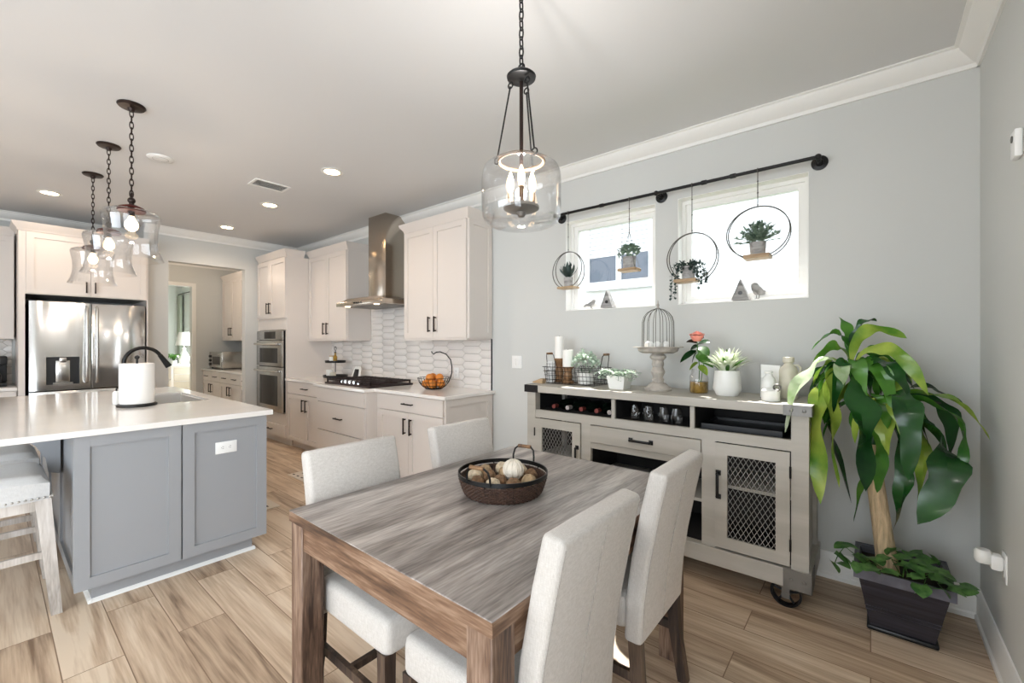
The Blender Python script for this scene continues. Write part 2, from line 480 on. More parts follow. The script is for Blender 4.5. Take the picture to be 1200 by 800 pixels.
M['potpourri'] = mat('dried_natural_fibre', (176, 150, 116), 0.85, var=0.35, vscale=45, bump=0.9, bscale=70)
M['paleball'] = mat('pale_dried_fibre', (206, 188, 160), 0.85, var=0.3, vscale=60, bump=0.9, bscale=90)
M['darkball'] = mat('brown_dried_fibre', (130, 100, 72), 0.85, var=0.4, vscale=60, bump=0.9, bscale=90)
M['shellwhite'] = mat('pale_woven_ball', (224, 214, 198), 0.7, var=0.15, vscale=30, bump=0.6, bscale=60)
M['orange'] = mat('orange_peel', (220, 136, 50), 0.45, bump=0.15, bscale=300)
M['rug'] = mat('cream_rug', (220, 210, 196), 0.95, bump=0.3, bscale=300)
M['rugdash'] = mat('dark_rug_dash', (66, 58, 54), 0.95)
M['siding'] = mat('white_siding', (186, 188, 190), 0.7)
M['bluepane'] = mat('blue_grey_glass', (86, 92, 102), 0.6, spec=0.1)
M['wine'] = mat('dark_wine_glass', (20, 30, 22), 0.1)
M['foil'] = mat('pale_cap_foil', (180, 172, 168), 0.35, metal=0.5)
M['redfoil'] = mat('dusky_red_foil', (128, 64, 58), 0.35, metal=0.5)
M['paper'] = mat('paper_towel', (244, 242, 238), 0.95, bump=0.15, bscale=150)
M['fargreen'] = mat('pale_green_wall', (222, 228, 224), 0.9)
M['curtain'] = mat('sage_curtain', (176, 186, 172), 0.9)
M['shade'] = mat('lamp_shade_linen', (248, 248, 244), 0.9)
M['brassnail'] = mat('pewter_nailheads', (190, 186, 180), 0.4, metal=0.6)
M['chrome'] = mat('polished_chrome', (220, 220, 220), 0.12, metal=1.0)
M['roof'] = mat('grey_shingles', (120, 120, 122), 0.9)
M['ground'] = mat('outdoor_grass', (96, 116, 74), 0.95)

# ------------------------------------------------------------------ room shell
WY, RX, FX, CH = 3.11, 0.415, -6.85, 2.81      # window wall, right wall, far wall, ceiling height
W1 = (-1.983, -1.211, 1.626, 2.374)
W2 = (-1.049, -0.283, 1.626, 2.374)

mb = MB(); mb.box(-12.45, RX + 0.15, -3.75, WY + 0.15, -0.08, 0)
struct(mb, 'floor', M['floor'])
mb = MB(); mb.box(-12.45, RX + 0.15, -3.75, WY + 0.15, CH, CH + 0.1)
struct(mb, 'ceiling', M['ceiling'])

def wall_y(y0, y1, x0, x1, holes, m, name):
    """wall in an x-z plane with rectangular openings (sorted by x)"""
    mb = MB(); x = x0
    for (a, b, c, d) in holes:
        mb.box(x, a, y0, y1, 0, CH)
        if c > 0: mb.box(a, b, y0, y1, 0, c)
        if d < CH: mb.box(a, b, y0, y1, d, CH)
        x = b
    mb.box(x, x1, y0, y1, 0, CH)
    return struct(mb, name, m)
def wall_x(x0, x1, y0, y1, holes, m, name):
    mb = MB(); y = y0
    for (a, b, c, d) in holes:
        mb.box(x0, x1, y, a, 0, CH)
        if c > 0: mb.box(x0, x1, a, b, 0, c)
        if d < CH: mb.box(x0, x1, a, b, d, CH)
        y = b
    mb.box(x0, x1, y, y1, 0, CH)
    return struct(mb, name, m)

wall_y(WY, WY + 0.15, -9.3, RX + 0.15, [W1, W2], M['wall'], 'wall_back')
wall_x(RX, RX + 0.15, -3.75, WY, [(-2.85, -0.65, 0, 2.3)], M['wall'], 'wall_right')
wall_y(-3.75, -3.6, -7.4, RX, [(-3.8, -0.2, 0.65, 2.45)], M['wall'], 'wall_front')  # unseen opening assumed here, shifted to light the right side
wall_x(FX - 0.12, FX, 1.215, WY, [(1.455, 2.33, 0, 2.4)], M['wall'], 'wall_far')
mb = MB(); mb.box(-7.4, FX - 0.12, 1.215, 1.335, 0, CH)
struct(mb, 'wall_fridge_return', M['wall'])
mb = MB(); mb.box(-7.5, -7.4, -3.75, 1.335, 0, CH)
struct(mb, 'wall_far_left', M['wall'])
# pantry and the room beyond
wall_x(-9.42, -9.3, 0.0, 3.26, [(1.45, 2.31, 0, 2.36)], M['wall'], 'wall_pantry_end')
mb = MB(); mb.box(-9.3, -7.5, 1.1, 1.22, 0, CH)
struct(mb, 'wall_pantry_side', M['wall'])
mb = MB(); mb.box(-12.45, -12.3, -0.6, 3.0, 0, CH)
struct(mb, 'wall_beyond_end', M['fargreen'])
wall_y(2.85, 3.0, -12.3, -9.42, [(-11.6, -10.0, 0.7, 2.4)], M['fargreen'], 'wall_beyond_side')
mb = MB(); mb.box(-12.3, -9.42, -0.6, -0.5, 0, CH)
struct(mb, 'wall_beyond_left', M['fargreen'])

# window frames, sashes and panes
def window(n, x0, x1, z0, z1):
    mb = MB()
    t = 0.004
    mb.box(x0, x0 + t, WY - 0.002, WY + 0.15, z0, z1); mb.box(x1 - t, x1, WY - 0.002, WY + 0.15, z0, z1)
    mb.box(x0 + t, x1 - t, WY - 0.002, WY + 0.15, z1 - t, z1); mb.box(x0 + t, x1 - t, WY - 0.004, WY + 0.15, z0, z0 + t)
    def rect(i, w, y0, y1):
        mb.box(x0 + i, x0 + i + w, y0, y1, z0 + i, z1 - i); mb.box(x1 - i - w, x1 - i, y0, y1, z0 + i, z1 - i)
        mb.box(x0 + i + w, x1 - i - w, y0, y1, z0 + i, z0 + i + w); mb.box(x0 + i + w, x1 - i - w, y0, y1, z1 - i - w, z1 - i)
    rect(0.004, 0.024, WY + 0.075, WY + 0.15)
    rect(0.028, 0.035, WY + 0.095, WY + 0.14)
    o = struct(mb, 'window_%d' % n, M['trim'])
    mb = MB(); mb.box(x0 + 0.06, x1 - 0.06, WY + 0.114, WY + 0.118, z0 + 0.06, z1 - 0.06)
    mb.build('pane', M['pane'], o)
window(1, *W1); window(2, *W2)

# door casing of the pantry doorway
mb = MB()
mb.box(-9.3, -9.285, 2.31, 2.37, 0, 2.42); mb.box(-9.3, -9.285, 1.39, 1.45, 0, 2.42); mb.box(-9.3, -9.285, 1.45, 2.31, 2.36, 2.42)
struct(mb, 'trim_doorway', M['trim'])

# baseboards and crown mouldings
BB = [(0, 0), (0.022, 0), (0.022, 0.022), (0.014, 0.03), (0.014, 0.135), (0.006, 0.15), (0, 0.15)]
CR = [(0, 2.715), (0.012, 2.715), (0.016, 2.735), (0.03, 2.742), (0.078, 2.788), (0.082, 2.8), (0.1, 2.803), (0.1, CH), (0, CH)]
def run_back(prof, y, x0, x1, name):
    mb = MB(); mb.prism([(y - d, z) for d, z in prof], x0, x1, 'x'); struct(mb, name, M['trim'])
def run_side(prof, x, s, y0, y1, name):
    mb = MB(); mb.prism([(x + s * d, z) for d, z in prof], y0, y1, 'y'); struct(mb, name, M['trim'])
run_back(BB, WY, -2.8, RX, 'baseboard_back')
run_side(BB, RX, -1, -0.65, WY, 'baseboard_right')
run_side(BB, FX, 1, 2.33, 2.49, 'baseboard_far')
run_back(CR, WY, FX, RX, 'trim_1')
run_side(CR, RX, -1, -3.6, WY, 'trim_2')
run_side(CR, FX, 1, 1.215, WY, 'trim_3')
run_side(CR, -7.4, 1, -3.6, 1.215, 'trim_4')
run_side(CR, -9.3, 1, 1.22, WY, 'trim_5')
run_back(CR, WY, -9.3, FX - 0.12, 'trim_6')
run_side(CR, -12.3, 1, -0.5, 2.85, 'trim_7')

# backsplash of long picket tiles
def clip(poly, a0, a1, b0, b1):
    for ax, lim, sgn in ((0, a0, 1), (0, a1, -1), (1, b0, 1), (1, b1, -1)):
        out = []
        for i in range(len(poly)):
            p, q = poly[i - 1], poly[i]
            ip, iq = sgn * (p[ax] - lim) >= 0, sgn * (q[ax] - lim) >= 0
            if ip != iq:
                t = (lim - p[ax]) / (q[ax] - p[ax])
                out.append((p[0] + t * (q[0] - p[0]), p[1] + t * (q[1] - p[1])))
            if iq: out.append(q)
        poly = out
        if len(poly) < 3: return []
    return poly
def picket(name, xf, regions):
    Lh, Hh, p, g = 0.278, 0.078, 0.04, 0.0032
    gm, tm = MB(), MB()
    for (a0, a1, b0, b1) in regions:
        gm.box(a0, a1, b0, b1, 0, 0.004, xf=lambda a, b, c: xf(a, b, c))
        for i in range(int((a1 - a0) / (Lh - p)) + 4):
            ca = math.floor(a0 / (Lh - p)) * (Lh - p) + (i - 1) * (Lh - p)
            col = round(ca / (Lh - p))
            for j in range(int((b1 - b0) / Hh) + 4):
                cb = (math.floor(b0 / Hh) + j - 1) * Hh + (Hh / 2 if col % 2 else 0)
                hl, hh = Lh / 2 - g / 2, Hh / 2 - g / 2
                poly = [(ca - hl, cb), (ca - hl + p, cb - hh), (ca + hl - p, cb - hh), (ca + hl, cb), (ca + hl - p, cb + hh), (ca - hl + p, cb + hh)]
                poly = clip(poly, a0, a1, b0, b1)
                if len(poly) < 3: continue
                n = len(poly)
                ma = sum(q[0] for q in poly) / n; mbb = sum(q[1] for q in poly) / n
                ins = [(q[0] + (ma - q[0]) * 0.02, q[1] + (mbb - q[1]) * 0.06) for q in poly]
                vs = [(q[0], q[1], 0.004) for q in poly] + [(q[0], q[1], 0.0075) for q in poly] + [(q[0], q[1], 0.009) for q in ins]
                fs = [tuple(range(2 * n, 3 * n))]
                for k in range(n):
                    l = (k + 1) % n
                    fs += [(k, l, n + l, n + k), (n + k, n + l, 2 * n + l, 2 * n + k)]
                tm.add(vs, fs, xf)
    o = struct(tm, name, M['tile'])
    gm.build('grout', M['grout'], o)
picket('wall_backsplash', frame((0, WY, 0), (1, 0, 0), (0, -1, 0)), [(-5.88, -2.825, 0.9, 1.395), (-4.885, -3.765, 1.395, 1.78)])
picket('wall_backsplash_left', frame((-7.4, 0, 0), (0, 1, 0), (1, 0, 0)), [(-1.6, 0.17, 0.9, 1.395)])
mb = MB(); mb.box(-2.827, -2.819, WY - 0.012, WY, 0.9, 1.395)
struct(mb, 'trim_tile_edge', M['black'])

# ------------------------------------------------------------------ outside: the neighbouring house
def outside():
    t = thing('neighbouring_house', 'white clapboard house seen through the windows above the sideboard', 'house', (-1.8, 6.0, 0))
    mb = MB()
    for k in range(26):
        z = k * 0.14
        mb.add([(-9, 6.0, z), (6, 6.0, z), (6, 5.99, z), (-9, 5.99, z), (-9, 6.0, z + 0.14), (6, 6.0, z + 0.14)],
               [(0, 1, 2, 3), (3, 2, 5, 4)])
    mb.box(-9, 6, 6.0, 6.1, 0, 3.64)
    mb.build('siding', M['siding'], t)
    mb = MB()
    mb.prism([(5.55, 3.5), (6.4, 3.95), (6.4, 4.0), (5.55, 3.56)], -9.2, 6.2, 'x')
    mb.build('roof', M['roof'], t)
    a, b = seen(692, 300, Y=5.97), seen(761, 300, Y=5.97)
    z0, z1 = seen(740, 327, Y=5.97).z, seen(740, 297, Y=5.97).z
    mid = seen(726, 300, Y=5.97).x
    mb = MB()
    w = 0.08
    for (x0, x1) in ((a.x - w, a.x), (mid - w / 2, mid + w / 2), (b.x, b.x + w)):
        mb.box(x0, x1, 5.93, 6.0, z0 - w, z1 + 0.5)
    mb.box(a.x - w, b.x + w, 5.925, 5.999, z0 - w - 0.05, z0 - w); mb.box(a.x - w, b.x + w, 5.925, 5.999, z1 + 0.5, z1 + 0.5 + w)
    for (x0, x1) in ((a.x, mid - w / 2), (mid + w / 2, b.x)): mb.box(x0, x1, 5.935, 5.998, z0 - w, z0)
    wf = mb.build('window_frame', M['siding'], t)
    mb = MB()
    for (x0, x1) in ((a.x, mid - w / 2), (mid + w / 2, b.x)):
        mb.box(x0, x1, 5.955, 5.96, z0, z1)
    mb.build('window_glass', M['bluepane'], wf)
    mb = MB()
    for (x0, x1) in ((a.x, mid - w / 2), (mid + w / 2, b.x)):
        for k in range(8):
            zz = z1 + k * 0.0625
            mb.box(x0, x1, 5.945, 5.955, zz, zz + 0.055)
    mb.build('window_blind', M['siding'], wf)
    mb = MB(); mb.box(-12, 9, 3.26, 30, -0.3, -0.1); struct(mb, 'ground', M['ground'])
outside()

# ------------------------------------------------------------------ kitchen cabinets
def shaker(mb, xf, a0, a1, b0, b1, rail=0.055, t=0.02):
    mb.box(a0, a0 + rail, b0, b1, 0, t, xf); mb.box(a1 - rail, a1, b0, b1, 0, t, xf)
    mb.box(a0 + rail, a1 - rail, b0, b0 + rail, 0, t, xf); mb.box(a0 + rail, a1 - rail, b1 - rail, b1, 0, t, xf)
    mb.box(a0 + rail, a1 - rail, b0 + rail, b1 - rail, 0, t - 0.012, xf)
def bar_pull(parent, xf, a, b, ln=0.15, vert=True, t=0.02, m='bronze', name='handle'):
    mb = MB()
    h = ln / 2
    if vert:
        mb.box(a - 0.006, a + 0.006, b - h, b + h, t + 0.022, t + 0.032, xf)
        for s in (-1, 1): mb.box(a - 0.005, a + 0.005, b + s * (h - 0.012) - 0.006, b + s * (h - 0.012) + 0.006, t, t + 0.024, xf)
    else:
        mb.box(a - h, a + h, b - 0.006, b + 0.006, t + 0.022, t + 0.032, xf)
        for s in (-1, 1): mb.box(a + s * (h - 0.012) - 0.006, a + s * (h - 0.012) + 0.006, b - 0.005, b + 0.005, t, t + 0.024, xf)
    return mb.build(name, M[m], parent)
def door(par, xf, a0, a1, b0, b1, h=None, ln=0.15, m='cab', rail=0.055):
    mb = MB(); shaker(mb, xf, a0 + 0.002, a1 - 0.002, b0 + 0.002, b1 - 0.002, rail)
    d = mb.build('door', M[m], par)
    if h: bar_pull(d, xf, h[0], h[1], ln, True)
    return d
def drawer(par, xf, a0, a1, b0, b1, handle=True, m='cab', flat=True):
    mb = MB()
    if flat: mb.box(a0 + 0.002, a1 - 0.002, b0 + 0.002, b1 - 0.002, 0, 0.02, xf)
    else: shaker(mb, xf, a0 + 0.002, a1 - 0.002, b0 + 0.002, b1 - 0.002, 0.05)
    d = mb.build('drawer', M[m], par)
    if handle: bar_pull(d, xf, (a0 + a1) / 2, (b0 + b1) / 2, 0.15, False)
    return d
CROWN = [(0, 0), (0.01, 0), (0.014, 0.02), (0.045, 0.062), (0.05, 0.085), (0, 0.085)]
def crown_x(mb, xf, a0, a1, z, depth, left=True, right=True):
    """mitred moulding on three sides of a cabinet top; depth = cabinet depth behind the front plane"""
    prof = CROWN
    rows = []
    for d, h in prof:
        row = []
        if left: row.append((a0 - d, z + h, -depth))
        row.append((a0 - (d if left else 0), z + h, d)); row.append((a1 + (d if right else 0), z + h, d))
        if right: row.append((a1 + d, z + h, -depth))
        rows.append(row)
    vs = [p for r in rows for p in r]; k = len(rows[0]); fs = []
    for i in range(len(rows) - 1):
        for j in range(k - 1):
            fs.append((i * k + j, i * k + j + 1, (i + 1) * k + j + 1, (i + 1) * k + j))
    mb.add(vs, fs, xf)
    mb.box(a0, a1, z, z + 0.084, -depth, 0, xf)

BK = lambda yf: frame((0, yf, 0), (1, 0, 0), (0, -1, 0))
# base cabinets along the tiled wall
def base_cab(x0, x1, yf, label, group):
    t = thing('base_cabinet', label, 'kitchen cabinet', ((x0 + x1) / 2, 2.8, 0), group)
    mb = MB(); mb.box(x0, x1, yf, WY - 0.001, 0.1, 0.868); mb.build('body', M['cab'], t)
    mb = MB(); mb.box(x0 + 0.003, x1 - 0.003, yf + 0.065, WY - 0.01, 0, 0.1); mb.build('toe_kick', M['cab'], t)
    return t
G = 'white base cabinets along the tiled wall'
t = base_cab(-5.878, -4.832, 2.51, 'white base cabinet with one drawer over two doors beside the wall oven', G)
xf = BK(2.51)
drawer(t, xf, -5.87, -4.86, 0.712, 0.862)
door(t, xf, -5.87, -5.365, 0.108, 0.706, (-5.41, 0.58)); door(t, xf, -5.365, -4.86, 0.108, 0.706, (-5.32, 0.58))
t = base_cab(-4.83, -3.852, 2.39, 'white bumped-out drawer cabinet under the gas cooktop', G)
xf = BK(2.39)
drawer(t, xf, -4.825, -3.86, 0.712, 0.862, False); drawer(t, xf, -4.825, -3.86, 0.4, 0.706); drawer(t, xf, -4.825, -3.86, 0.108, 0.394)
t = base_cab(-3.85, -2.815, 2.51, 'white base cabinet at the counter end with drawer over two doors below the fruit basket', G)
xf = BK(2.51)
drawer(t, xf, -3.79, -2.83, 0.712, 0.862)
door(t, xf, -3.79, -3.31, 0.108, 0.706, (-3.355, 0.58)); door(t, xf, -3.31, -2.83, 0.108, 0.706, (-3.265, 0.58))
mb = MB(); shaker(mb, frame((-2.815, 0, 0), (0, 1, 0), (1, 0, 0)), 2.495, WY - 0.024, 0.0, 0.866, 0.06, 0.016); mb.build('end_panel', M['cab'], t)

mb = MB()
mb.prism([(-5.878, WY - 0.001), (-2.78, WY - 0.001), (-2.78, 2.465), (-3.825, 2.465), (-3.825, 2.345), (-4.857, 2.345), (-4.857, 2.465), (-5.878, 2.465)], 0.869, 0.9, 'z', bev=0.003, seg=1)
single(mb, 'countertop', 'white quartz countertop on the cabinets along the tiled wall', 'countertop', M['quartz'], (-4.3, 2.8, 0.869))

# tall oven cabinet
def tower():
    x0, x1, yf = -6.82, -5.88, 2.49
    t = thing('oven_cabinet', 'tall white cabinet housing the double wall oven at the far corner', 'kitchen cabinet', ((x0 + x1) / 2, 2.8, 0))
    mb = MB()
    mb.box(x0, x1, yf, WY - 0.001, 0.1, 0.425); mb.box(x0, x1, yf, WY - 0.001, 1.535, 2.5)
    mb.box(x0, x0 + 0.07, yf, WY - 0.001, 0.425, 1.535); mb.box(x1 - 0.04, x1, yf, WY - 0.001, 0.425, 1.535); mb.box(x0 + 0.07, x1 - 0.04, 3.0, WY - 0.001, 0.425, 1.535)
    mb.build('body', M['cab'], t)
    mb = MB(); mb.box(x0 + 0.003, x1 - 0.003, yf + 0.065, WY - 0.01, 0, 0.1); mb.build('toe_kick', M['cab'], t)
    xf = BK(yf)
    mid = (x0 + x1) / 2 - 0.03
    door(t, xf, x0 + 0.02, mid, 1.69, 2.48, (mid - 0.04, 1.83)); door(t, xf, mid, x1 - 0.008, 1.69, 2.48, (mid + 0.04, 1.83))
    drawer(t, xf, x0 + 0.02, x1 - 0.008, 0.12, 0.27)
    mb = MB(); crown_x(mb, xf, x0 + 0.02, x1, 2.5, 0.22, False, True); mb.build('crown_molding', M['cab'], t)
    # oven
    t = thing('double_wall_oven', 'stainless double wall oven with dark glass doors in the tall white cabinet', 'oven', (-6.32, 2.8, 0.43))
    xf = BK(2.47)
    a0, a1 = -6.745, -5.925
    mb = MB(); mb.box(a0 + 0.02, a1 - 0.02, 0.44, 1.52, -0.5, -0.001, xf); mb.build('body', M['plastic_black'], t)
    mb = MB(); mb.box(a0, a1, 1.4, 1.525, 0, 0.025, xf, 0.004); p = mb.build('control_panel', M['steel'], t)
    mb = MB(); mb.box(a0 + 0.26, a1 - 0.2, 1.415, 1.51, 0.025, 0.027, xf); q = mb.build('display', M['darkglass'], p)
    def odoor(b0, b1, w0, w1, hb):
        mb = MB(); mb.box(a0, a1, b0, b1, 0, 0.03, xf, 0.005); d = mb.build('oven_door', M['steel'], t)
        mb = MB(); mb.box(a0 + 0.12, a1 - 0.12, w0, w1, 0.03, 0.032, xf); mb.build('window', M['darkglass'], d)
        mb = MB(); mb.tube([xf(a0 + 0.05, hb, 0.075), xf(a1 - 0.05, hb, 0.075)], 0.014, 12)
        for a in (a0 + 0.08, a1 - 0.08): mb.box(a - 0.012, a + 0.012, hb - 0.01, hb + 0.01, 0.03, 0.075, xf)
        mb.build('handle', M['steel'], d)
    odoor(1.045, 1.392, 1.09, 1.29, 1.345); odoor(0.44, 1.035, 0.52, 0.92, 0.985)
tower()

# wall cabinets
def upper(x0, x1, label, crl, end):
    yf = 2.79
    t = thing('wall_cabinet', label, 'kitchen cabinet', ((x0 + x1) / 2, 2.95, 1.4), 'white wall cabinets beside the range hood')
    mb = MB(); mb.box(x0, x1, yf, WY - 0.001, 1.4, 2.5); mb.build('body', M['cab'], t)
    mb = MB(); mb.box(x0, x1 + 0.004, yf - 0.018, yf + 0.3, 1.385, 1.4); mb.build('light_rail', M['cab'], t)
    xf = BK(yf); mid = (x0 + x1) / 2
    door(t, xf, x0 + 0.005, mid, 1.405, 2.495, (mid - 0.045, 1.54)); door(t, xf, mid, x1 - 0.005, 1.405, 2.495, (mid + 0.045, 1.54))
    if end:
        mb = MB(); shaker(mb, frame((x1, 0, 0), (0, 1, 0), (1, 0, 0)), yf + 0.002, WY - 0.012, 1.402, 2.498, 0.05, 0.018); mb.build('end_panel', M['cab'], t)
    mb = MB(); crown_x(mb, xf, x0, x1, 2.5, 0.3, crl, True); mb.build('crown_molding', M['cab'], t)
upper(-5.878, -4.9, 'white two-door wall cabinet between the oven cabinet and the range hood', False, False)
upper(-3.76, -2.83, 'white two-door wall cabinet above the fruit basket, right of the range hood', True, True)

# range hood
def hood():
    t = thing('range_hood', 'stainless chimney range hood between the white wall cabinets', 'range hood', (-4.33, 2.85, 1.77))
    mb = MB()
    mb.box(-4.79, -3.87, 2.58, WY - 0.012, 1.775, 1.825, None, 0.004)
    mb.prism([(-4.79, 1.825), (-3.87, 1.825), (-4.05, 1.86), (-4.61, 1.86)], 2.62, WY - 0.012, 'y')
    mb.build('canopy', M['hood'], t)
    mb = MB(); mb.box(-4.5, -4.16, 2.82, WY - 0.012, 1.86, 2.81, None, 0.003); mb.build('chimney', M['hood'], t)
    mb = MB(); mb.box(-4.7, -3.96, 2.66, 3.04, 1.771, 1.776); mb.build('filter', M['bracket'], t)
    for x in (-4.62, -4.04):
        mb = MB(); mb.lathe([(0.03, 1.768), (0.03, 1.7715)], (x, 2.63, 0), 16); mb.build('light', M['can'], t)
    mb = MB()
    for k in range(4): mb.box(-4.41 + k * 0.045, -4.385 + k * 0.045, 2.576, 2.581, 1.792, 1.808)
    mb.build('control_button', M['plastic_black'], t)
hood()

# gas cooktop
def cooktop():
    t = thing('gas_cooktop', 'black gas cooktop with cast iron grates on the white counter', 'cooktop', (-4.33, 2.72, 0.9))
    x0, x1, y0, y1 = -4.785, -3.875, 2.44, 2.98
    mb = MB(); mb.box(x0, x1, y0, y1, 0.9005, 0.918, None, 0.006); mb.build('plate', M['iron'], t)
    for i in range(3):
        a, b = x0 + 0.015 + i * 0.295, x0 + 0.015 + i * 0.295 + 0.285
        lo = y0 + (0.1 if i == 1 else 0.02)
        mb = MB()
        for x in (a, b - 0.014): mb.box(x, x + 0.014, lo, y1 - 0.02, 0.938, 0.956)
        for y in (lo, (lo + y1 - 0.034) / 2, y1 - 0.034): mb.box(a, b, y, y + 0.014, 0.938, 0.956)
        for x in (a + 0.07, a + 0.135, a + 0.2): mb.box(x, x + 0.012, lo, y1 - 0.02, 0.94, 0.958)
        for x in (a, b - 0.014):
            for y in (lo, y1 - 0.034): mb.box(x, x + 0.014, y, y + 0.014, 0.917, 0.94)
        mb.build('grate', M['iron'], t)
        for y in ((lo + y1) / 2 - 0.12, (lo + y1) / 2 + 0.12):
            if i == 1 and y < 2.7: continue
            mb = MB(); mb.lathe([(0.045, 0.918), (0.045, 0.928), (0.03, 0.934), (0, 0.934)], ((a + b) / 2, y, 0), 18); mb.build('burner', M['iron'], t)
    for k in range(5):
        x = -4.5 + k * 0.085
        mb = MB(); mb.lathe([(0.022, 0.918), (0.022, 0.93), (0.018, 0.952), (0.012, 0.956), (0, 0.956)], (x, 2.49, 0), 18); mb.build('knob', M['chrome'], t)
cooktop()

# wire fruit basket with oranges
def fruit_basket():
    c = Vector((-3.36, 2.84, 0.9))
    t = thing('fruit_basket', 'black wire fruit basket with a curved banana hook on the counter', 'basket', c)
    R = 0.162
    mb = MB()
    for r, z in ((0.08, 0.004), (0.122, 0.035), (0.148, 0.07), (R, 0.11)): mb.ring((c.x, c.y, c.z + z), r, 0.0028, n=32, m=6)
    for k in range(24):
        a = 2 * PI * k / 24
        mb.tube([(c.x + r * math.cos(a), c.y + r * math.sin(a), c.z + z) for r, z in ((0.08, 0.004), (0.122, 0.035), (0.148, 0.07), (R, 0.11))], 0.0022, 5)
    mb.ring((c.x, c.y, c.z + 0.003), 0.035, 0.0028, n=24, m=6)
    for k in range(6):
        a = 2 * PI * k / 6
        mb.tube([(c.x + r * math.cos(a), c.y + r * math.sin(a), c.z + 0.003) for r in (0, 0.08)], 0.0025, 5)
    mb.build('wire_bowl', M['black'], t)
    mb = MB()
    u = Vector((0.7705, 0.6374, 0))
    pts = []
    for d, z in ((0.16, 0.1), (0.178, 0.16), (0.178, 0.22), (0.165, 0.29), (0.12, 0.345), (0.06, 0.37), (0.02, 0.365), (-0.005, 0.345), (-0.02, 0.36), (-0.025, 0.375)):
        pts.append(c + u * d + Vector((0, 0, z)))
    mb.tube(pts, 0.0055, 8); mb.build('banana_hook', M['black'], t)
    spots = [(0.0, 0.0, 0.047)] + [(0.08 * math.cos(a), 0.08 * math.sin(a), 0.054) for a in (0.3, 1.56, 2.8, 4.07, 5.3)] + [(0.048, 0.03, 0.112), (-0.048, 0.024, 0.112), (0.0, -0.056, 0.112)]
    labs = ['orange at the bottom centre of the wire fruit basket', 'orange low on the right side of the wire fruit basket', 'orange low at the back right of the fruit basket', 'orange low on the left side of the wire fruit basket', 'orange low at the front left of the fruit basket', 'orange low at the front right of the fruit basket', 'orange on top of the fruit heap, nearest the banana hook', 'orange on top of the fruit heap, on its left', 'orange on top of the fruit heap, at its front']
    me = None
    for s_, lab in zip(spots, labs):
        p = c + Vector(s_)
        if me is None:
            mb = MB(); mb.ball(p, 0.041, 18, 12); o = single(mb, 'orange', lab, 'orange', M['orange'], p, 'oranges in the wire basket'); me = o
        else:
            o = me.copy(); COL.objects.link(o); o.location = p; o['label'] = lab
fruit_basket()

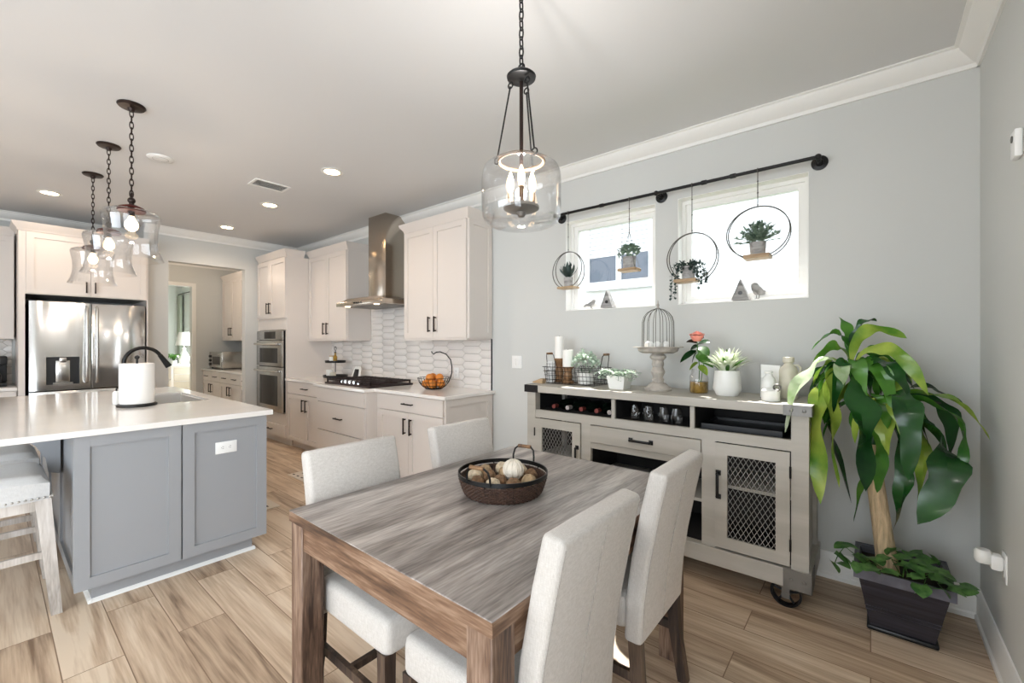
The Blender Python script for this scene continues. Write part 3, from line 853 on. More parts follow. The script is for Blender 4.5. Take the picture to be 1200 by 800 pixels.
# two-tier stand in the counter corner and what is on it
def tier_stand():
    c = Vector((-5.4, 2.9, 0.9))
    t = thing('tiered_tray_stand', 'black two-tier tray stand in the counter corner beside the oven cabinet', 'tray stand', c)
    for z, r in ((0.01, 0.15), (0.2, 0.125)):
        mb = MB(); mb.lathe([(0, z), (r, z), (r + 0.004, z + 0.03), (r - 0.002, z + 0.03), (r - 0.006, z + 0.008), (0, z + 0.008)], c, 28); mb.build('tray', M['plastic_black'], t)
    mb = MB(); mb.cyl(c + Vector((0, 0, 0.018)), c + Vector((0, 0, 0.36)), 0.006, 8); mb.ring(c + Vector((0, 0, 0.385)), 0.025, 0.004, 'y', 20, 6); mb.build('post', M['black'], t)
    mb = MB()
    for k in range(3):
        a = 2 * PI * k / 3
        mb.ball(c + Vector((0.09 * math.cos(a), 0.09 * math.sin(a), 0.006)), 0.008, 8, 6)
    mb.build('foot', M['black'], t)
    def mug(d, r, h, label, m):
        p = c + Vector(d)
        mb = MB(); mb.lathe([(0, 0), (r * 0.85, 0), (r, h * 0.3), (r, h), (r - 0.004, h), (r - 0.006, 0.01), (0, 0.01)], p, 20)
        mb.ring(p + Vector((r + 0.008, 0, h * 0.55)), h * 0.28, 0.004, 'y', 16, 6)
        single(mb, 'mug', label, 'mug', M[m], p, 'mugs on the two-tier stand')
    mug((-0.06, -0.05, 0.0185), 0.042, 0.09, 'white mug on the left of the lower tray of the black stand', 'ceramic')
    mug((0.05, -0.06, 0.0185), 0.036, 0.06, 'short cream mug on the right of the lower tray of the black stand', 'cream')
    p = c + Vector((-0.05, -0.02, 0.2085))
    t2 = thing('storage_jar', 'small glass jar with wooden lid on the upper tray of the black stand', 'jar', p)
    mb = MB(); mb.lathe([(0, 0), (0.035, 0), (0.035, 0.06), (0.03, 0.07), (0, 0.07)], p, 18); mb.build('glass_body', M['ceramic'], t2)
    mb = MB(); mb.lathe([(0.033, 0.07), (0.033, 0.085), (0, 0.085)], p, 18); mb.build('lid', M['oak'], t2)
    p = c + Vector((0.05, -0.03, 0.2085))
    t2 = thing('small_bottle', 'small glass bottle beside the jar on the upper tray of the black stand', 'bottle', p)
    mb = MB(); mb.lathe([(0, 0), (0.026, 0), (0.026, 0.07), (0.011, 0.095), (0.011, 0.12), (0, 0.12)], p, 16); mb.build('glass_body', M['amber'], t2)
    mb = MB(); mb.lathe([(0.013, 0.12), (0.013, 0.135), (0, 0.135)], p, 14); mb.build('stopper', M['plastic_black'], t2)
    # small arched picture stand
    p = Vector((-5.02, 2.96, 0.9))
    t2 = thing('recipe_stand', 'small white arched stand with a dark picture beside the cooktop', 'picture stand', p)
    prof = [(-0.1, 0), (-0.075, 0.13), (-0.05, 0.16), (0.05, 0.16), (0.075, 0.13), (0.1, 0)]
    xf = lambda x, y, z: Vector((p.x + x, p.y + y + 0.25 * z, p.z + z + 0.001))
    mb = MB(); mb.prism(prof, -0.006, 0.006, 'y', xf); mb.build('panel', M['ceramic'], t2)
    mb = MB(); mb.prism([(-0.06, 0.03), (-0.045, 0.125), (0.045, 0.125), (0.06, 0.03)], -0.008, -0.006, 'y', xf); mb.build('picture', M['plastic_black'], t2)
    mb = MB(); mb.box(-0.1, 0.1, -0.02, 0.07, 0.001, 0.008, lambda x, y, z: Vector((p.x + x, p.y + y, p.z + z))); mb.build('foot', M['ceramic'], t2)
tier_stand()

def plate(xf, name, label, cat, gangs, m='plastic_white', outlet=True, w=None, hor=False):
    o = xf(0, 0, 0)
    t = thing(name, label, cat, o)
    w = w or (0.035 + 0.023 * (gangs - 1)) ; h = 0.058
    if hor: w, h = h * 1.0, 0.036
    mb = MB(); mb.box(-w, w, -h, h, 0.0005, 0.006, xf, 0.002); mb.build('plate', M[m], t)
    if outlet:
        for s in (-1, 1):
            f = (lambda a, b, c, s=s: xf(s * 0.02 + b, a, c)) if hor else (lambda a, b, c, s=s: xf(a, s * 0.02 + b, c))
            mb = MB(); mb.box(-0.014, 0.014, -0.014, 0.014, 0.006, 0.0075, f)
            q = mb.build('socket', M[m], t)
            mb = MB()
            for a in (-0.006, 0.005): mb.box(a, a + 0.002, -0.003, 0.006, 0.0075, 0.0078, f)
            mb.box(-0.0015, 0.0015, -0.009, -0.006, 0.0075, 0.0078, f)
            mb.build('slot', M['plastic_black'], q)
    else:
        for g in range(gangs):
            a = (g - (gangs - 1) / 2) * 0.046
            mb = MB(); mb.box(a - 0.016, a + 0.016, -0.033, 0.033, 0.006, 0.009, xf, 0.001); mb.build('rocker', M[m], t)
    return t
p = seen(606, 424, Y=WY); plate(frame(p, (1, 0, 0), (0, -1, 0)), 'light_switch', 'white double light switch on the grey wall beside the tile', 'light switch', 2, outlet=False)
p = seen(535, 437, Y=WY - 0.01); plate(frame(p, (1, 0, 0), (0, -1, 0)), 'wall_outlet', 'white outlet on the tile behind the fruit basket', 'outlet', 1)

# ------------------------------------------------------------------ fridge wall
FK = lambda xf_: frame((xf_, 0, 0), (0, 1, 0), (1, 0, 0))
def fridge_wall():
    xs = -6.62
    t = thing('fridge_surround', 'white cabinet with two doors built over and around the steel refrigerator', 'kitchen cabinet', (-6.95, 0.7, 0))
    mb = MB(); mb.box(-7.39, xs, 0.195, 0.24, 0, 2.5); mb.build('side_panel', M['cab'], t)
    mb = MB(); mb.box(-7.39, xs, 1.2, 1.214, 0, 2.5); mb.build('side_panel', M['cab'], t)
    mb = MB(); mb.box(-7.39, xs, 0.24, 1.2, 1.86, 2.5); mb.build('body', M['cab'], t)
    xf = FK(xs)
    door(t, xf, 0.245, 0.72, 1.865, 2.495, (0.685, 1.96), 0.12); door(t, xf, 0.72, 1.195, 1.865, 2.495, (0.755, 1.96), 0.12)
    mb = MB(); crown_x(mb, xf, 0.195, 1.214, 2.5, 0.36, True, False); mb.build('crown_molding', M['cab'], t)

    t = thing('refrigerator', 'stainless french door refrigerator with a water dispenser', 'refrigerator', (-6.95, 0.72, 0))
    mb = MB(); mb.box(-7.35, -6.66, 0.265, 1.18, 0.03, 1.79); mb.build('body', M['plastic_black'], t)
    mb = MB(); mb.box(-7.3, -6.68, 0.29, 1.15, 0, 0.03); mb.build('foot', M['plastic_black'], t)
    xf = FK(-6.655)
    # left door with a recess for the dispenser
    y0, y1, z0, z1 = 0.265, 0.72, 0.86, 1.79
    a0, a1, b0, b1 = 0.385, 0.632, 0.92, 1.21
    mb = MB()
    mb.box(y0, a0, z0, z1, 0, 0.06, xf); mb.box(a1, y1, z0, z1, 0, 0.06, xf); mb.box(a0, a1, z0, b0, 0, 0.06, xf); mb.box(a0, a1, b1, z1, 0, 0.06, xf)
    d = mb.build('door', M['fridge'], t)
    mb = MB(); mb.box(a0, a1, b0, b1, 0.001, 0.012, xf); q = mb.build('dispenser', M['plastic_black'], d)
    mb = MB(); mb.box(a0 + 0.07, a1 - 0.07, b0 + 0.02, b1 - 0.04, 0.012, 0.03, xf, 0.004)
    mb.box(a0 + 0.095, a1 - 0.095, b1 - 0.055, b1 - 0.005, 0.012, 0.055, xf, 0.008)
    mb.box(a0 + 0.05, a1 - 0.05, b0 + 0.001, b0 + 0.02, 0.012, 0.05, xf)
    o = mb.build('dispenser_chute', M['steel'], d)
    mb = MB(); mb.box(0.727, 1.18, z0, z1, 0, 0.06, xf, 0.006); d2 = mb.build('door', M['fridge'], t)
    for dd, a in ((d, 0.685), (d2, 0.765)):
        mb = MB()
        mb.tube([xf(a, 0.93, 0.06), xf(a, 0.94, 0.105), xf(a, 1.0, 0.115), xf(a, 1.68, 0.115), xf(a, 1.74, 0.105), xf(a, 1.75, 0.06)], 0.014, 10)
        mb.build('handle', M['steel'], dd)
    mb = MB(); mb.box(0.265, 1.18, 0.06, 0.85, 0, 0.06, xf, 0.006); d3 = mb.build('freezer_drawer', M['fridge'], t)
    mb = MB(); mb.tube([xf(0.34, 0.76, 0.06), xf(0.35, 0.76, 0.11), xf(1.1, 0.76, 0.11), xf(1.11, 0.76, 0.06)], 0.013, 10); mb.build('handle', M['steel'], d3)

    # left of the fridge
    t = thing('wall_cabinet', 'white wall cabinet left of the refrigerator above the coffee maker', 'kitchen cabinet', (-7.2, -0.6, 1.4))
    mb = MB(); mb.box(-7.39, -7.07, -1.6, 0.18, 1.4, 2.5); mb.build('body', M['cab'], t)
    xf = FK(-7.07)
    for k in range(4):
        a = -1.6 + 0.445 * k
        door(t, xf, a + 0.003, a + 0.442, 1.405, 2.495, (a + (0.4 if k % 2 == 0 else 0.045), 1.54))
    mb = MB(); crown_x(mb, xf, -1.6, 0.18, 2.5, 0.3, True, False); mb.build('crown_molding', M['cab'], t)
    t = thing('base_cabinet', 'white base cabinet left of the refrigerator under the coffee maker', 'kitchen cabinet', (-7.1, -0.6, 0))
    mb = MB(); mb.box(-7.39, -6.79, -1.6, 0.19, 0.1, 0.868); mb.build('body', M['cab'], t)
    mb = MB(); mb.box(-7.39, -6.85, -1.6, 0.19, 0, 0.1); mb.build('toe_kick', M['cab'], t)
    xf = FK(-6.79)
    for k in range(4):
        a = -1.6 + 0.447 * k
        drawer(t, xf, a + 0.003, a + 0.444, 0.712, 0.862); door(t, xf, a + 0.003, a + 0.444, 0.108, 0.706, (a + (0.4 if k % 2 == 0 else 0.045), 0.6))
    mb = MB(); mb.box(-7.39, -6.745, -1.62, 0.193, 0.869, 0.9, None, 0.003)
    single(mb, 'countertop', 'white countertop under the coffee maker left of the refrigerator', 'countertop', M['quartz'], (-7.1, -0.6, 0.869))
    c = Vector((-7.1, 0.03, 0.9))
    t = thing('coffee_maker', 'black coffee maker on the counter left of the refrigerator', 'coffee maker', c)
    xf = frame(c, (0, 1, 0), (1, 0, 0))
    mb = MB(); mb.box(-0.1, 0.1, 0.0005, 0.04, -0.14, 0.12, xf, 0.01); mb.box(-0.1, 0.1, 0.04, 0.3, -0.14, -0.03, xf, 0.01); mb.box(-0.1, 0.1, 0.22, 0.32, -0.14, 0.11, xf, 0.015); mb.build('body', M['plastic_black'], t)
    mb = MB(); mb.lathe([(0, 0.042), (0.06, 0.042), (0.065, 0.11), (0.045, 0.17), (0.05, 0.185), (0, 0.185)], c + Vector((0.04, 0, 0)), 18); mb.build('carafe', M['darkglass'], t)
    mb = MB(); mb.box(-0.05, 0.05, 0.24, 0.3, 0.11, 0.113, xf); mb.build('display', M['bracket'], t)
fridge_wall()

# ------------------------------------------------------------------ island
def island():
    IX0, IX1, IY0, IY1 = -5.35, -3.1, 0.275, 1.175
    t = thing('kitchen_island', 'blue-grey kitchen island with panelled end and white toe base', 'kitchen island', (-4.2, 0.72, 0))
    s0, s1, q0, q1 = -4.78, -3.97, 0.71, 1.11
    mb = MB()
    mb.box(IX0, s0, IY0 + 0.02, IY1 - 0.02, 0.09, 0.88); mb.box(s1, IX1, IY0 + 0.02, IY1 - 0.02, 0.09, 0.88)
    mb.box(s0, s1, IY0 + 0.02, q0, 0.09, 0.88); mb.box(s0, s1, q1, IY1 - 0.02, 0.09, 0.88); mb.box(s0, s1, q0, q1, 0.09, 0.6)
    mb.build('body', M['island'], t)
    xf = FK(IX1)
    for a, b in ((IY0, 0.714), (0.722, IY1)):
        mb = MB(); shaker(mb, xf, a, b, 0.097, 0.882, 0.058, 0.02); mb.build('end_panel', M['island'], t)
    mb = MB(); mb.box(IX0 + 0.06, IX1 - 0.045, IY0 + 0.07, IY1 - 0.065, 0.0, 0.09); mb.build('toe_kick', M['island'], t)
    mb = MB()
    mb.prism([(IX1 - 0.045, 0), (IX1 - 0.028, 0), (IX1 - 0.034, 0.012), (IX1 - 0.045, 0.018)], IY0 + 0.055, IY1 - 0.05, 'y')
    mb.prism([(IY0 + 0.07, 0), (IY0 + 0.055, 0), (IY0 + 0.06, 0.012), (IY0 + 0.07, 0.018)], IX0 + 0.06, IX1 - 0.03, 'x')
    mb.build('shoe_molding', M['trim'], t)
    # stool side: flat panels, kitchen side: doors
    xs = frame((0, IY0 + 0.02, 0), (1, 0, 0), (0, -1, 0))
    for k in range(3):
        a = IX0 + k * 0.75
        mb = MB(); shaker(mb, xs, a + 0.003, a + 0.745, 0.097, 0.882, 0.06, 0.018); mb.build('side_panel', M['island'], t)
    xk = frame((0, IY1 - 0.02, 0), (1, 0, 0), (0, 1, 0))
    for k in range(4):
        a = IX0 + k * 0.5625
        door(t, xk, a + 0.003, a + 0.56, 0.097, 0.882, (a + (0.51 if k % 2 == 0 else 0.05), 0.72), m='island')
    for x in (-5.2, -3.75):
        mb = MB(); mb.prism([(IY0, 0.88), (IY0 - 0.24, 0.88), (IY0 - 0.235, 0.84), (IY0 - 0.16, 0.82), (IY0 - 0.1, 0.76), (IY0 - 0.06, 0.68), (IY0 - 0.05, 0.6), (IY0, 0.58)], x - 0.035, x + 0.035, 'x')
        mb.build('corbel', M['island'], t)
    # countertop with a cut-out for the sink
    x0, x1, y0, y1 = -5.45, -3.055, -0.06, 1.205
    mb = MB()
    z0, z1 = 0.884, 0.915
    mb.box(x0, s0, y0, y1, z0, z1); mb.box(s1, x1, y0, y1, z0, z1); mb.box(s0, s1, y0, q0, z0, z1); mb.box(s0, s1, q1, y1, z0, z1)
    o = single(mb, 'island_countertop', 'glossy white quartz top of the blue-grey island with a sink cut-out', 'countertop', M['quartz'], (-4.2, 0.6, 0.884))
    # sink
    t = thing('sink', 'undermount stainless sink in the white island top', 'sink', (-4.375, 0.91, 0.66))
    e = 0.003
    mb = MB()
    mb.box(s0 + e, s1 - e, q0 + e, q1 - e, 0.66, 0.668)
    mb.box(s0 + e, s0 + 0.012, q0 + e, q1 - e, 0.66, 0.9); mb.box(s1 - 0.012, s1 - e, q0 + e, q1 - e, 0.66, 0.9)
    mb.box(s0 + e, s1 - e, q0 + e, q0 + 0.012, 0.66, 0.9); mb.box(s0 + e, s1 - e, q1 - 0.012, q1 - e, 0.66, 0.9)
    mb.build('basin', M['sinksteel'], t)
    mb = MB(); mb.lathe([(0.045, 0.668), (0.045, 0.672), (0.02, 0.67), (0, 0.67)], (-4.375, 0.91, 0), 20); mb.build('drain', M['chrome'], t)
    # faucet
    b = Vector((-4.32, 0.65, 0.915))
    t = thing('faucet', 'black arched pull-down faucet behind the paper towel roll', 'faucet', b)
    mb = MB(); mb.lathe([(0, 0.0), (0.028, 0.0), (0.028, 0.012), (0.02, 0.02), (0.017, 0.09), (0.014, 0.1), (0, 0.1)], b, 18); mb.build('base', M['black'], t)
    pts = [b + Vector((0, 0, 0.1))]
    for k in range(13):
        a = PI - k * (PI * 0.86) / 12
        pts.append(b + Vector((0, 0.115 + 0.115 * math.cos(a), 0.29 + 0.115 * math.sin(a))))
    mb = MB(); mb.tube(pts, 0.0135, 12); mb.build('neck', M['black'], t)
    e1 = pts[-1]; dr = (pts[-1] - pts[-2]).normalized()
    mb = MB(); mb.tube([e1 - dr * 0.01, e1 + dr * 0.03, e1 + dr * 0.1], 0.015, 14, radii=[0.016, 0.018, 0.023]); mb.build('spray_head', M['black'], t)
    mb = MB(); mb.cyl(b + Vector((0.015, 0.0, 0.07)), b + Vector((0.05, 0, 0.08)), 0.012, 10); mb.cyl(b + Vector((0.05, 0, 0.08)), b + Vector((0.07, -0.01, 0.15)), 0.006, 8); mb.build('lever', M['black'], t)
    # paper towel
    c = seen(158.5, 477.5, Z=0.915); c = Vector((c.x - 0.11, c.y + 0.028, 0.915))
    t = thing('paper_towel_holder', 'black paper towel holder standing on the island', 'paper towel holder', c)
    mb = MB(); mb.lathe([(0, 0.0005), (0.108, 0.0005), (0.112, 0.004), (0.112, 0.014), (0.104, 0.018), (0, 0.018)], c, 36); mb.build('base', M['black'], t)
    mb = MB(); mb.cyl(c + Vector((0, 0, 0.018)), c + Vector((0, 0, 0.335)), 0.007, 10); mb.ball(c + Vector((0, 0, 0.34)), 0.015, 12, 8); mb.build('rod', M['black'], t)
    mb = MB(); r, h = 0.097, 0.298
    mb.lathe([(0.02, 0.019), (r - 0.004, 0.019), (r, 0.023), (r, h - 0.004), (r - 0.004, h), (0.02, h)], c, 48, closed=True)
    single(mb, 'paper_towel_roll', 'thick white paper towel roll on the black holder', 'paper towel roll', M['paper'], c)
    c = seen(136.5, 474, Z=0.915); c.z = 0.915
    t = thing('soap_dispenser', 'small white soap dispenser on the island, left of the paper towel roll', 'soap dispenser', c)
    mb = MB(); mb.lathe([(0, 0.0003), (0.02, 0.0003), (0.022, 0.005), (0.022, 0.085), (0.014, 0.098), (0, 0.098)], c, 20); mb.build('bottle', M['ceramic'], t)
    mb = MB(); mb.cyl(c + Vector((0, 0, 0.098)), c + Vector((0, 0, 0.118)), 0.005, 8); mb.cyl(c + Vector((0, 0, 0.117)), c + Vector((0.0, 0.03, 0.113)), 0.004, 8); mb.build('pump', M['black'], t)
    # outlet on the island end
    p = seen(265, 523.5, X=IX1 + 0.008)
    plate(frame(p, (0, 1, 0), (1, 0, 0)), 'island_outlet', 'white horizontal outlet on the end panel of the island', 'outlet', 1, hor=True)
island()

# stools
def stool():
    t = thing('counter_stool', 'grey saddle stool with nailhead trim nearest the camera, left of the island end', 'stool', (0, 0, 0), 'upholstered stools along the island')
    ORG[t] = Vector((0, 0, 0))
    w, d = 0.245, 0.19
    nx, ny = 18, 12
    vs, fs = [], []
    def zt(x): return 0.668 + 0.035 * (x / w) ** 2
    # cushion: rounded saddle top
    mb = MB()
    bm = bmesh.new(); bmesh.ops.create_grid(bm, x_segments=nx, y_segments=ny, size=1)
    top = []
    for v in bm.verts:
        x, y = v.co.x, v.co.y
        edge = max(abs(x), abs(y))
        drop = 0.05 * max(0, (edge - 0.72) / 0.28) ** 2.2
        xx, yy = x * w, y * d
        rr = 1 - 0.06 * (x * x * y * y)
        v.co = Vector((xx * rr, yy * rr, zt(xx) + 0.012 * (1 - y * y) - drop))
    ret = bmesh.ops.extrude_face_region(bm, geom=bm.faces[:])
    for g in ret['geom']:
        if isinstance(g, bmesh.types.BMVert): g.co.z = 0.572
    bmesh.ops.recalc_face_normals(bm, faces=bm.faces[:])
    mb.bm(bm, None, True); bm.free()
    mb.build('seat_cushion', M['stoolfab'], t)
    mb = MB()
    n = 26
    for k in range(n):
        x = -w + 0.008 + (2 * w - 0.016) * k / (n - 1)
        for s in (-1, 1): mb.ball((x, s * (d - 0.002), 0.586), 0.006, 8, 5)
    for k in range(18):
        y = -d + 0.01 + (2 * d - 0.02) * k / 17
        for s in (-1, 1): mb.ball((s * (w - 0.002), y, 0.586), 0.006, 8, 5)
    mb.build('nailhead_trim', M['brassnail'], t)
    mb = MB(); mb.box(-w + 0.02, w - 0.02, -d + 0.02, d - 0.02, 0.52, 0.575); mb.build('apron', M['stoolwood'], t)
    for sx in (-1, 1):
        for sy in (-1, 1):
            x0, y0, x1, y1 = sx * (w - 0.04), sy * (d - 0.035), sx * (w + 0.02), sy * (d + 0.01)
            mb = MB()
            r0, r1 = 0.029, 0.02
            vs = [(x1 + a * r1, y1 + b * r1, 0) for a, b in ((-1, -1), (1, -1), (1, 1), (-1, 1))] + [(x0 + a * r0, y0 + b * r0, 0.575) for a, b in ((-1, -1), (1, -1), (1, 1), (-1, 1))]
            mb.add(vs, [(0, 3, 2, 1), (4, 5, 6, 7), (0, 1, 5, 4), (1, 2, 6, 5), (2, 3, 7, 6), (3, 0, 4, 7)])
            mb.build('leg', M['stoolwood'], t)
    for sy, z in ((-1, 0.2), (1, 0.2)):
        mb = MB(); mb.box(-w - 0.0, w + 0.0, sy * (d + 0.0) - 0.01, sy * (d + 0.0) + 0.01, z - 0.016, z + 0.016); mb.build('stretcher', M['stoolwood'], t)
    for sx, z in ((-1, 0.3), (1, 0.3)):
        mb = MB(); mb.box(sx * (w - 0.01) - 0.01, sx * (w - 0.01) + 0.01, -d, d, z - 0.016, z + 0.016); mb.build('stretcher', M['stoolwood'], t)
    return t
st = stool()
st.location = (-3.42, 0.02, 0)
again(st, (-4.15, 0.02, 0), label='grey saddle stool with nailhead trim farther along the island, behind the nearest stool')

# rugs on the kitchen floor
def rug(x0, x1, y0, y1, label):
    t = thing('kitchen_rug', label, 'rug', ((x0 + x1) / 2, (y0 + y1) / 2, 0), 'cream rugs on the kitchen floor')
    mb = MB(); mb.box(x0, x1, y0, y1, 0.0005, 0.008, None, 0.003, 1); mb.build('pile', M['rug'], t)
    mb = MB()
    n = int((x1 - x0) / 0.09)
    for i in range(n):
        for j in range(int((y1 - y0) / 0.075)):
            x = x0 + 0.05 + i * 0.09 + (0.045 if j % 2 else 0); y = y0 + 0.045 + j * 0.075
            if x < x1 - 0.05: mb.box(x - 0.02, x + 0.02, y - 0.008, y + 0.008, 0.0078, 0.0086)
    mb.build('dash_pattern', M['rugdash'], t)
rug(-4.62, -3.75, 1.96, 2.37, 'cream rug with dark dashes on the floor in front of the cooktop drawers')
rug(-4.75, -3.78, 1.2, 1.55, 'cream rug with dark dashes on the floor beside the island sink')

# ------------------------------------------------------------------ pantry and the room beyond
def pantry():
    lamp('pantry_fill_light', 'POINT', (-8.1, 1.9, 2.6), 18, (1.0, 0.83, 0.66), shadow_soft_size=0.12)  # added lamp without a fixture, brightens the pantry
    t = thing('base_cabinet', 'white pantry base cabinet with drawers seen through the far opening', 'kitchen cabinet', (-8.1, 2.8, 0))
    mb = MB(); mb.box(-9.28, -7.0, 2.49, WY - 0.001, 0.1, 0.868); mb.build('body', M['cab'], t)
    mb = MB(); mb.box(-9.28, -7.0, 2.55, WY - 0.01, 0, 0.1); mb.build('toe_kick', M['cab'], t)
    xf = BK(2.49)
    for k in range(5):
        a = -9.27 + 0.45 * k
        drawer(t, xf, a, a + 0.445, 0.7, 0.862, True); door(t, xf, a, a + 0.445, 0.108, 0.695, (a + (0.395 if k % 2 == 0 else 0.05), 0.58))
    mb = MB(); mb.box(-9.295, -6.98, 2.455, WY - 0.001, 0.869, 0.9, None, 0.003)
    single(mb, 'countertop', 'white pantry countertop under the toaster oven', 'countertop', M['quartz'], (-8.1, 2.8, 0.869))
    t = thing('wall_cabinet', 'white pantry wall cabinet above the toaster oven', 'kitchen cabinet', (-8.1, 2.95, 1.4))
    mb = MB(); mb.box(-9.28, -7.0, 2.79, WY - 0.001, 1.4, 2.5); mb.build('body', M['cab'], t)
    xf = BK(2.79)
    for k in range(5):
        a = -9.27 + 0.45 * k
        door(t, xf, a, a + 0.445, 1.405, 2.495, (a + (0.395 if k % 2 == 0 else 0.05), 1.56), 0.14)
    mb = MB(); crown_x(mb, xf, -9.28, -7.0, 2.5, 0.3, False, False); mb.build('crown_molding', M['cab'], t)
    c = Vector((-8.92, 2.74, 0.9))
    t = thing('toaster_oven', 'silver toaster oven on the pantry counter', 'toaster oven', c)
    xf = frame(c, (1, 0, 0), (0, -1, 0))
    mb = MB(); mb.box(-0.33, 0.33, 0.02, 0.3, -0.2, 0.18, xf, 0.01); mb.build('body', M['steel'], t)
    mb = MB(); mb.box(-0.16, 0.31, 0.04, 0.28, 0.18, 0.19, xf); d = mb.build('door', M['steel'], t)
    mb = MB(); mb.box(-0.12, 0.27, 0.08, 0.22, 0.19, 0.191, xf); mb.build('window', M['darkglass'], d)
    mb = MB(); mb.tube([xf(-0.12, 0.25, 0.19), xf(-0.12, 0.25, 0.22), xf(0.27, 0.25, 0.22), xf(0.27, 0.25, 0.19)], 0.007, 8); mb.build('handle', M['steel'], d)
    for b in (0.08, 0.15, 0.22):
        mb = MB(); mb.cyl(xf(-0.25, b, 0.18), xf(-0.25, b, 0.205), 0.022, 14); mb.build('knob', M['plastic_black'], t)
    for a in (-0.25, 0.25):
        for cc in (-0.17, 0.15):
            mb = MB(); mb.cyl(xf(a, 0.0005, cc), xf(a, 0.02, cc), 0.012, 8); mb.build('foot', M['plastic_black'], t)
    # room beyond
    t = thing('dresser', 'white dresser in the bright room beyond the pantry doorway', 'dresser', (-11.5, 2.6, 0))
    mb = MB(); mb.box(-12.0, -11.0, 2.38, 2.76, 0.06, 0.88); mb.build('body', M['trim'], t)
    mb = MB(); mb.box(-12.0, -10.97, 2.35, 2.76, 0.88, 0.91); mb.build('top', M['trim'], t)
    for x in (-11.96, -11.04):
        for y in (2.42, 2.72): 
            mb = MB(); mb.box(x - 0.03, x + 0.03, y - 0.03, y + 0.03, 0, 0.06); mb.build('leg', M['trim'], t)
    xf = frame((0, 2.38, 0), (1, 0, 0), (0, -1, 0))
    for b in (0.09, 0.355, 0.62): drawer(t, xf, -11.98, -11.02, b, b + 0.25, True, 'trim')
    mb = MB(); xe = frame((-11.0, 0, 0), (0, 1, 0), (1, 0, 0))
    for k in range(5): mb.box(2.43, 2.71, 0.14 + k * 0.145, 0.14 + k * 0.145 + 0.13, 0.0, 0.008, xe)
    mb.build('end_panel', M['cream'], t)
    c = Vector((-11.25, 2.655, 0.91))
    t = thing('table_lamp', 'white shaded table lamp on the dresser beyond the pantry', 'lamp', c)
    mb = MB(); mb.lathe([(0, 0.0005), (0.07, 0.0005), (0.09, 0.05), (0.1, 0.14), (0.06, 0.24), (0.03, 0.3), (0.04, 0.33), (0.012, 0.36), (0.012, 0.42), (0, 0.42)], c, 20); mb.build('base', M['ceramic'], t)
    mb = MB(); mb.lathe([(0.15, 0.4), (0.09, 0.68), (0.085, 0.68), (0.145, 0.4)], c, 24, closed=True); mb.build('lamp_shade', M['shade'], t)
    mb = MB()
    for k in range(3): mb.tube([c + Vector((0, 0, 0.42)), c + Vector((0.12 * math.cos(k * 2.1), 0.12 * math.sin(k * 2.1), 0.5))], 0.003, 5)
    mb.build('shade_support', M['chrome'], t)
    c = Vector((-11.12, 2.45, 0.91))
    t = thing('potted_plant', 'green leafy plant on the dresser beyond the pantry', 'plant', c)
    mb = MB(); mb.lathe([(0, 0.0005), (0.05, 0.0005), (0.06, 0.09), (0.055, 0.09), (0.045, 0.08), (0, 0.08)], c, 16); mb.build('pot', M['ceramic'], t)
    mb = MB()
    for k in range(16):
        a = k * 2.4; rr = 0.08 + 0.08 * (k % 3) / 2
        e = c + Vector((rr * math.cos(a), rr * math.sin(a), 0.12 + 0.1 * ((k * 7) % 5) / 5))
        leaf(mb, c + Vector((0, 0, 0.08)), c + Vector((rr * 0.6 * math.cos(a), rr * 0.6 * math.sin(a), 0.28)), e, 0.085)
    mb.build('foliage', M['green'], t)
    t = thing('curtain', 'sage curtain hanging at the window of the room beyond the pantry', 'curtain', (-12.15, 2.8, 0.02))
    mb = MB(); n = 40
    vs = []; 
    for k in range(n + 1):
        x = -12.28 + 0.24 * k / n; y = 2.79 + 0.025 * math.sin(k * 1.1)
        vs += [(x, y, 0.02), (x, y, 2.45), (x, y + 0.006, 0.02), (x, y + 0.006, 2.45)]
    fs = []
    for k in range(n):
        a, b = 4 * k, 4 * k + 4
        fs += [(a, b, b + 1, a + 1), (a + 2, a + 3, b + 3, b + 2), (a, a + 2, b + 2, b), (a + 1, b + 1, b + 3, a + 3)]
    fs += [(0, 1, 3, 2), (4 * n, 4 * n + 2, 4 * n + 3, 4 * n + 1)]
    mb.add(vs, fs, None, True); mb.build('cloth', M['curtain'], t)
    mb = MB(); mb.cyl((-12.29, 2.795, 2.47), (-9.8, 2.795, 2.47), 0.012, 10); mb.build('rod', M['black'], t)

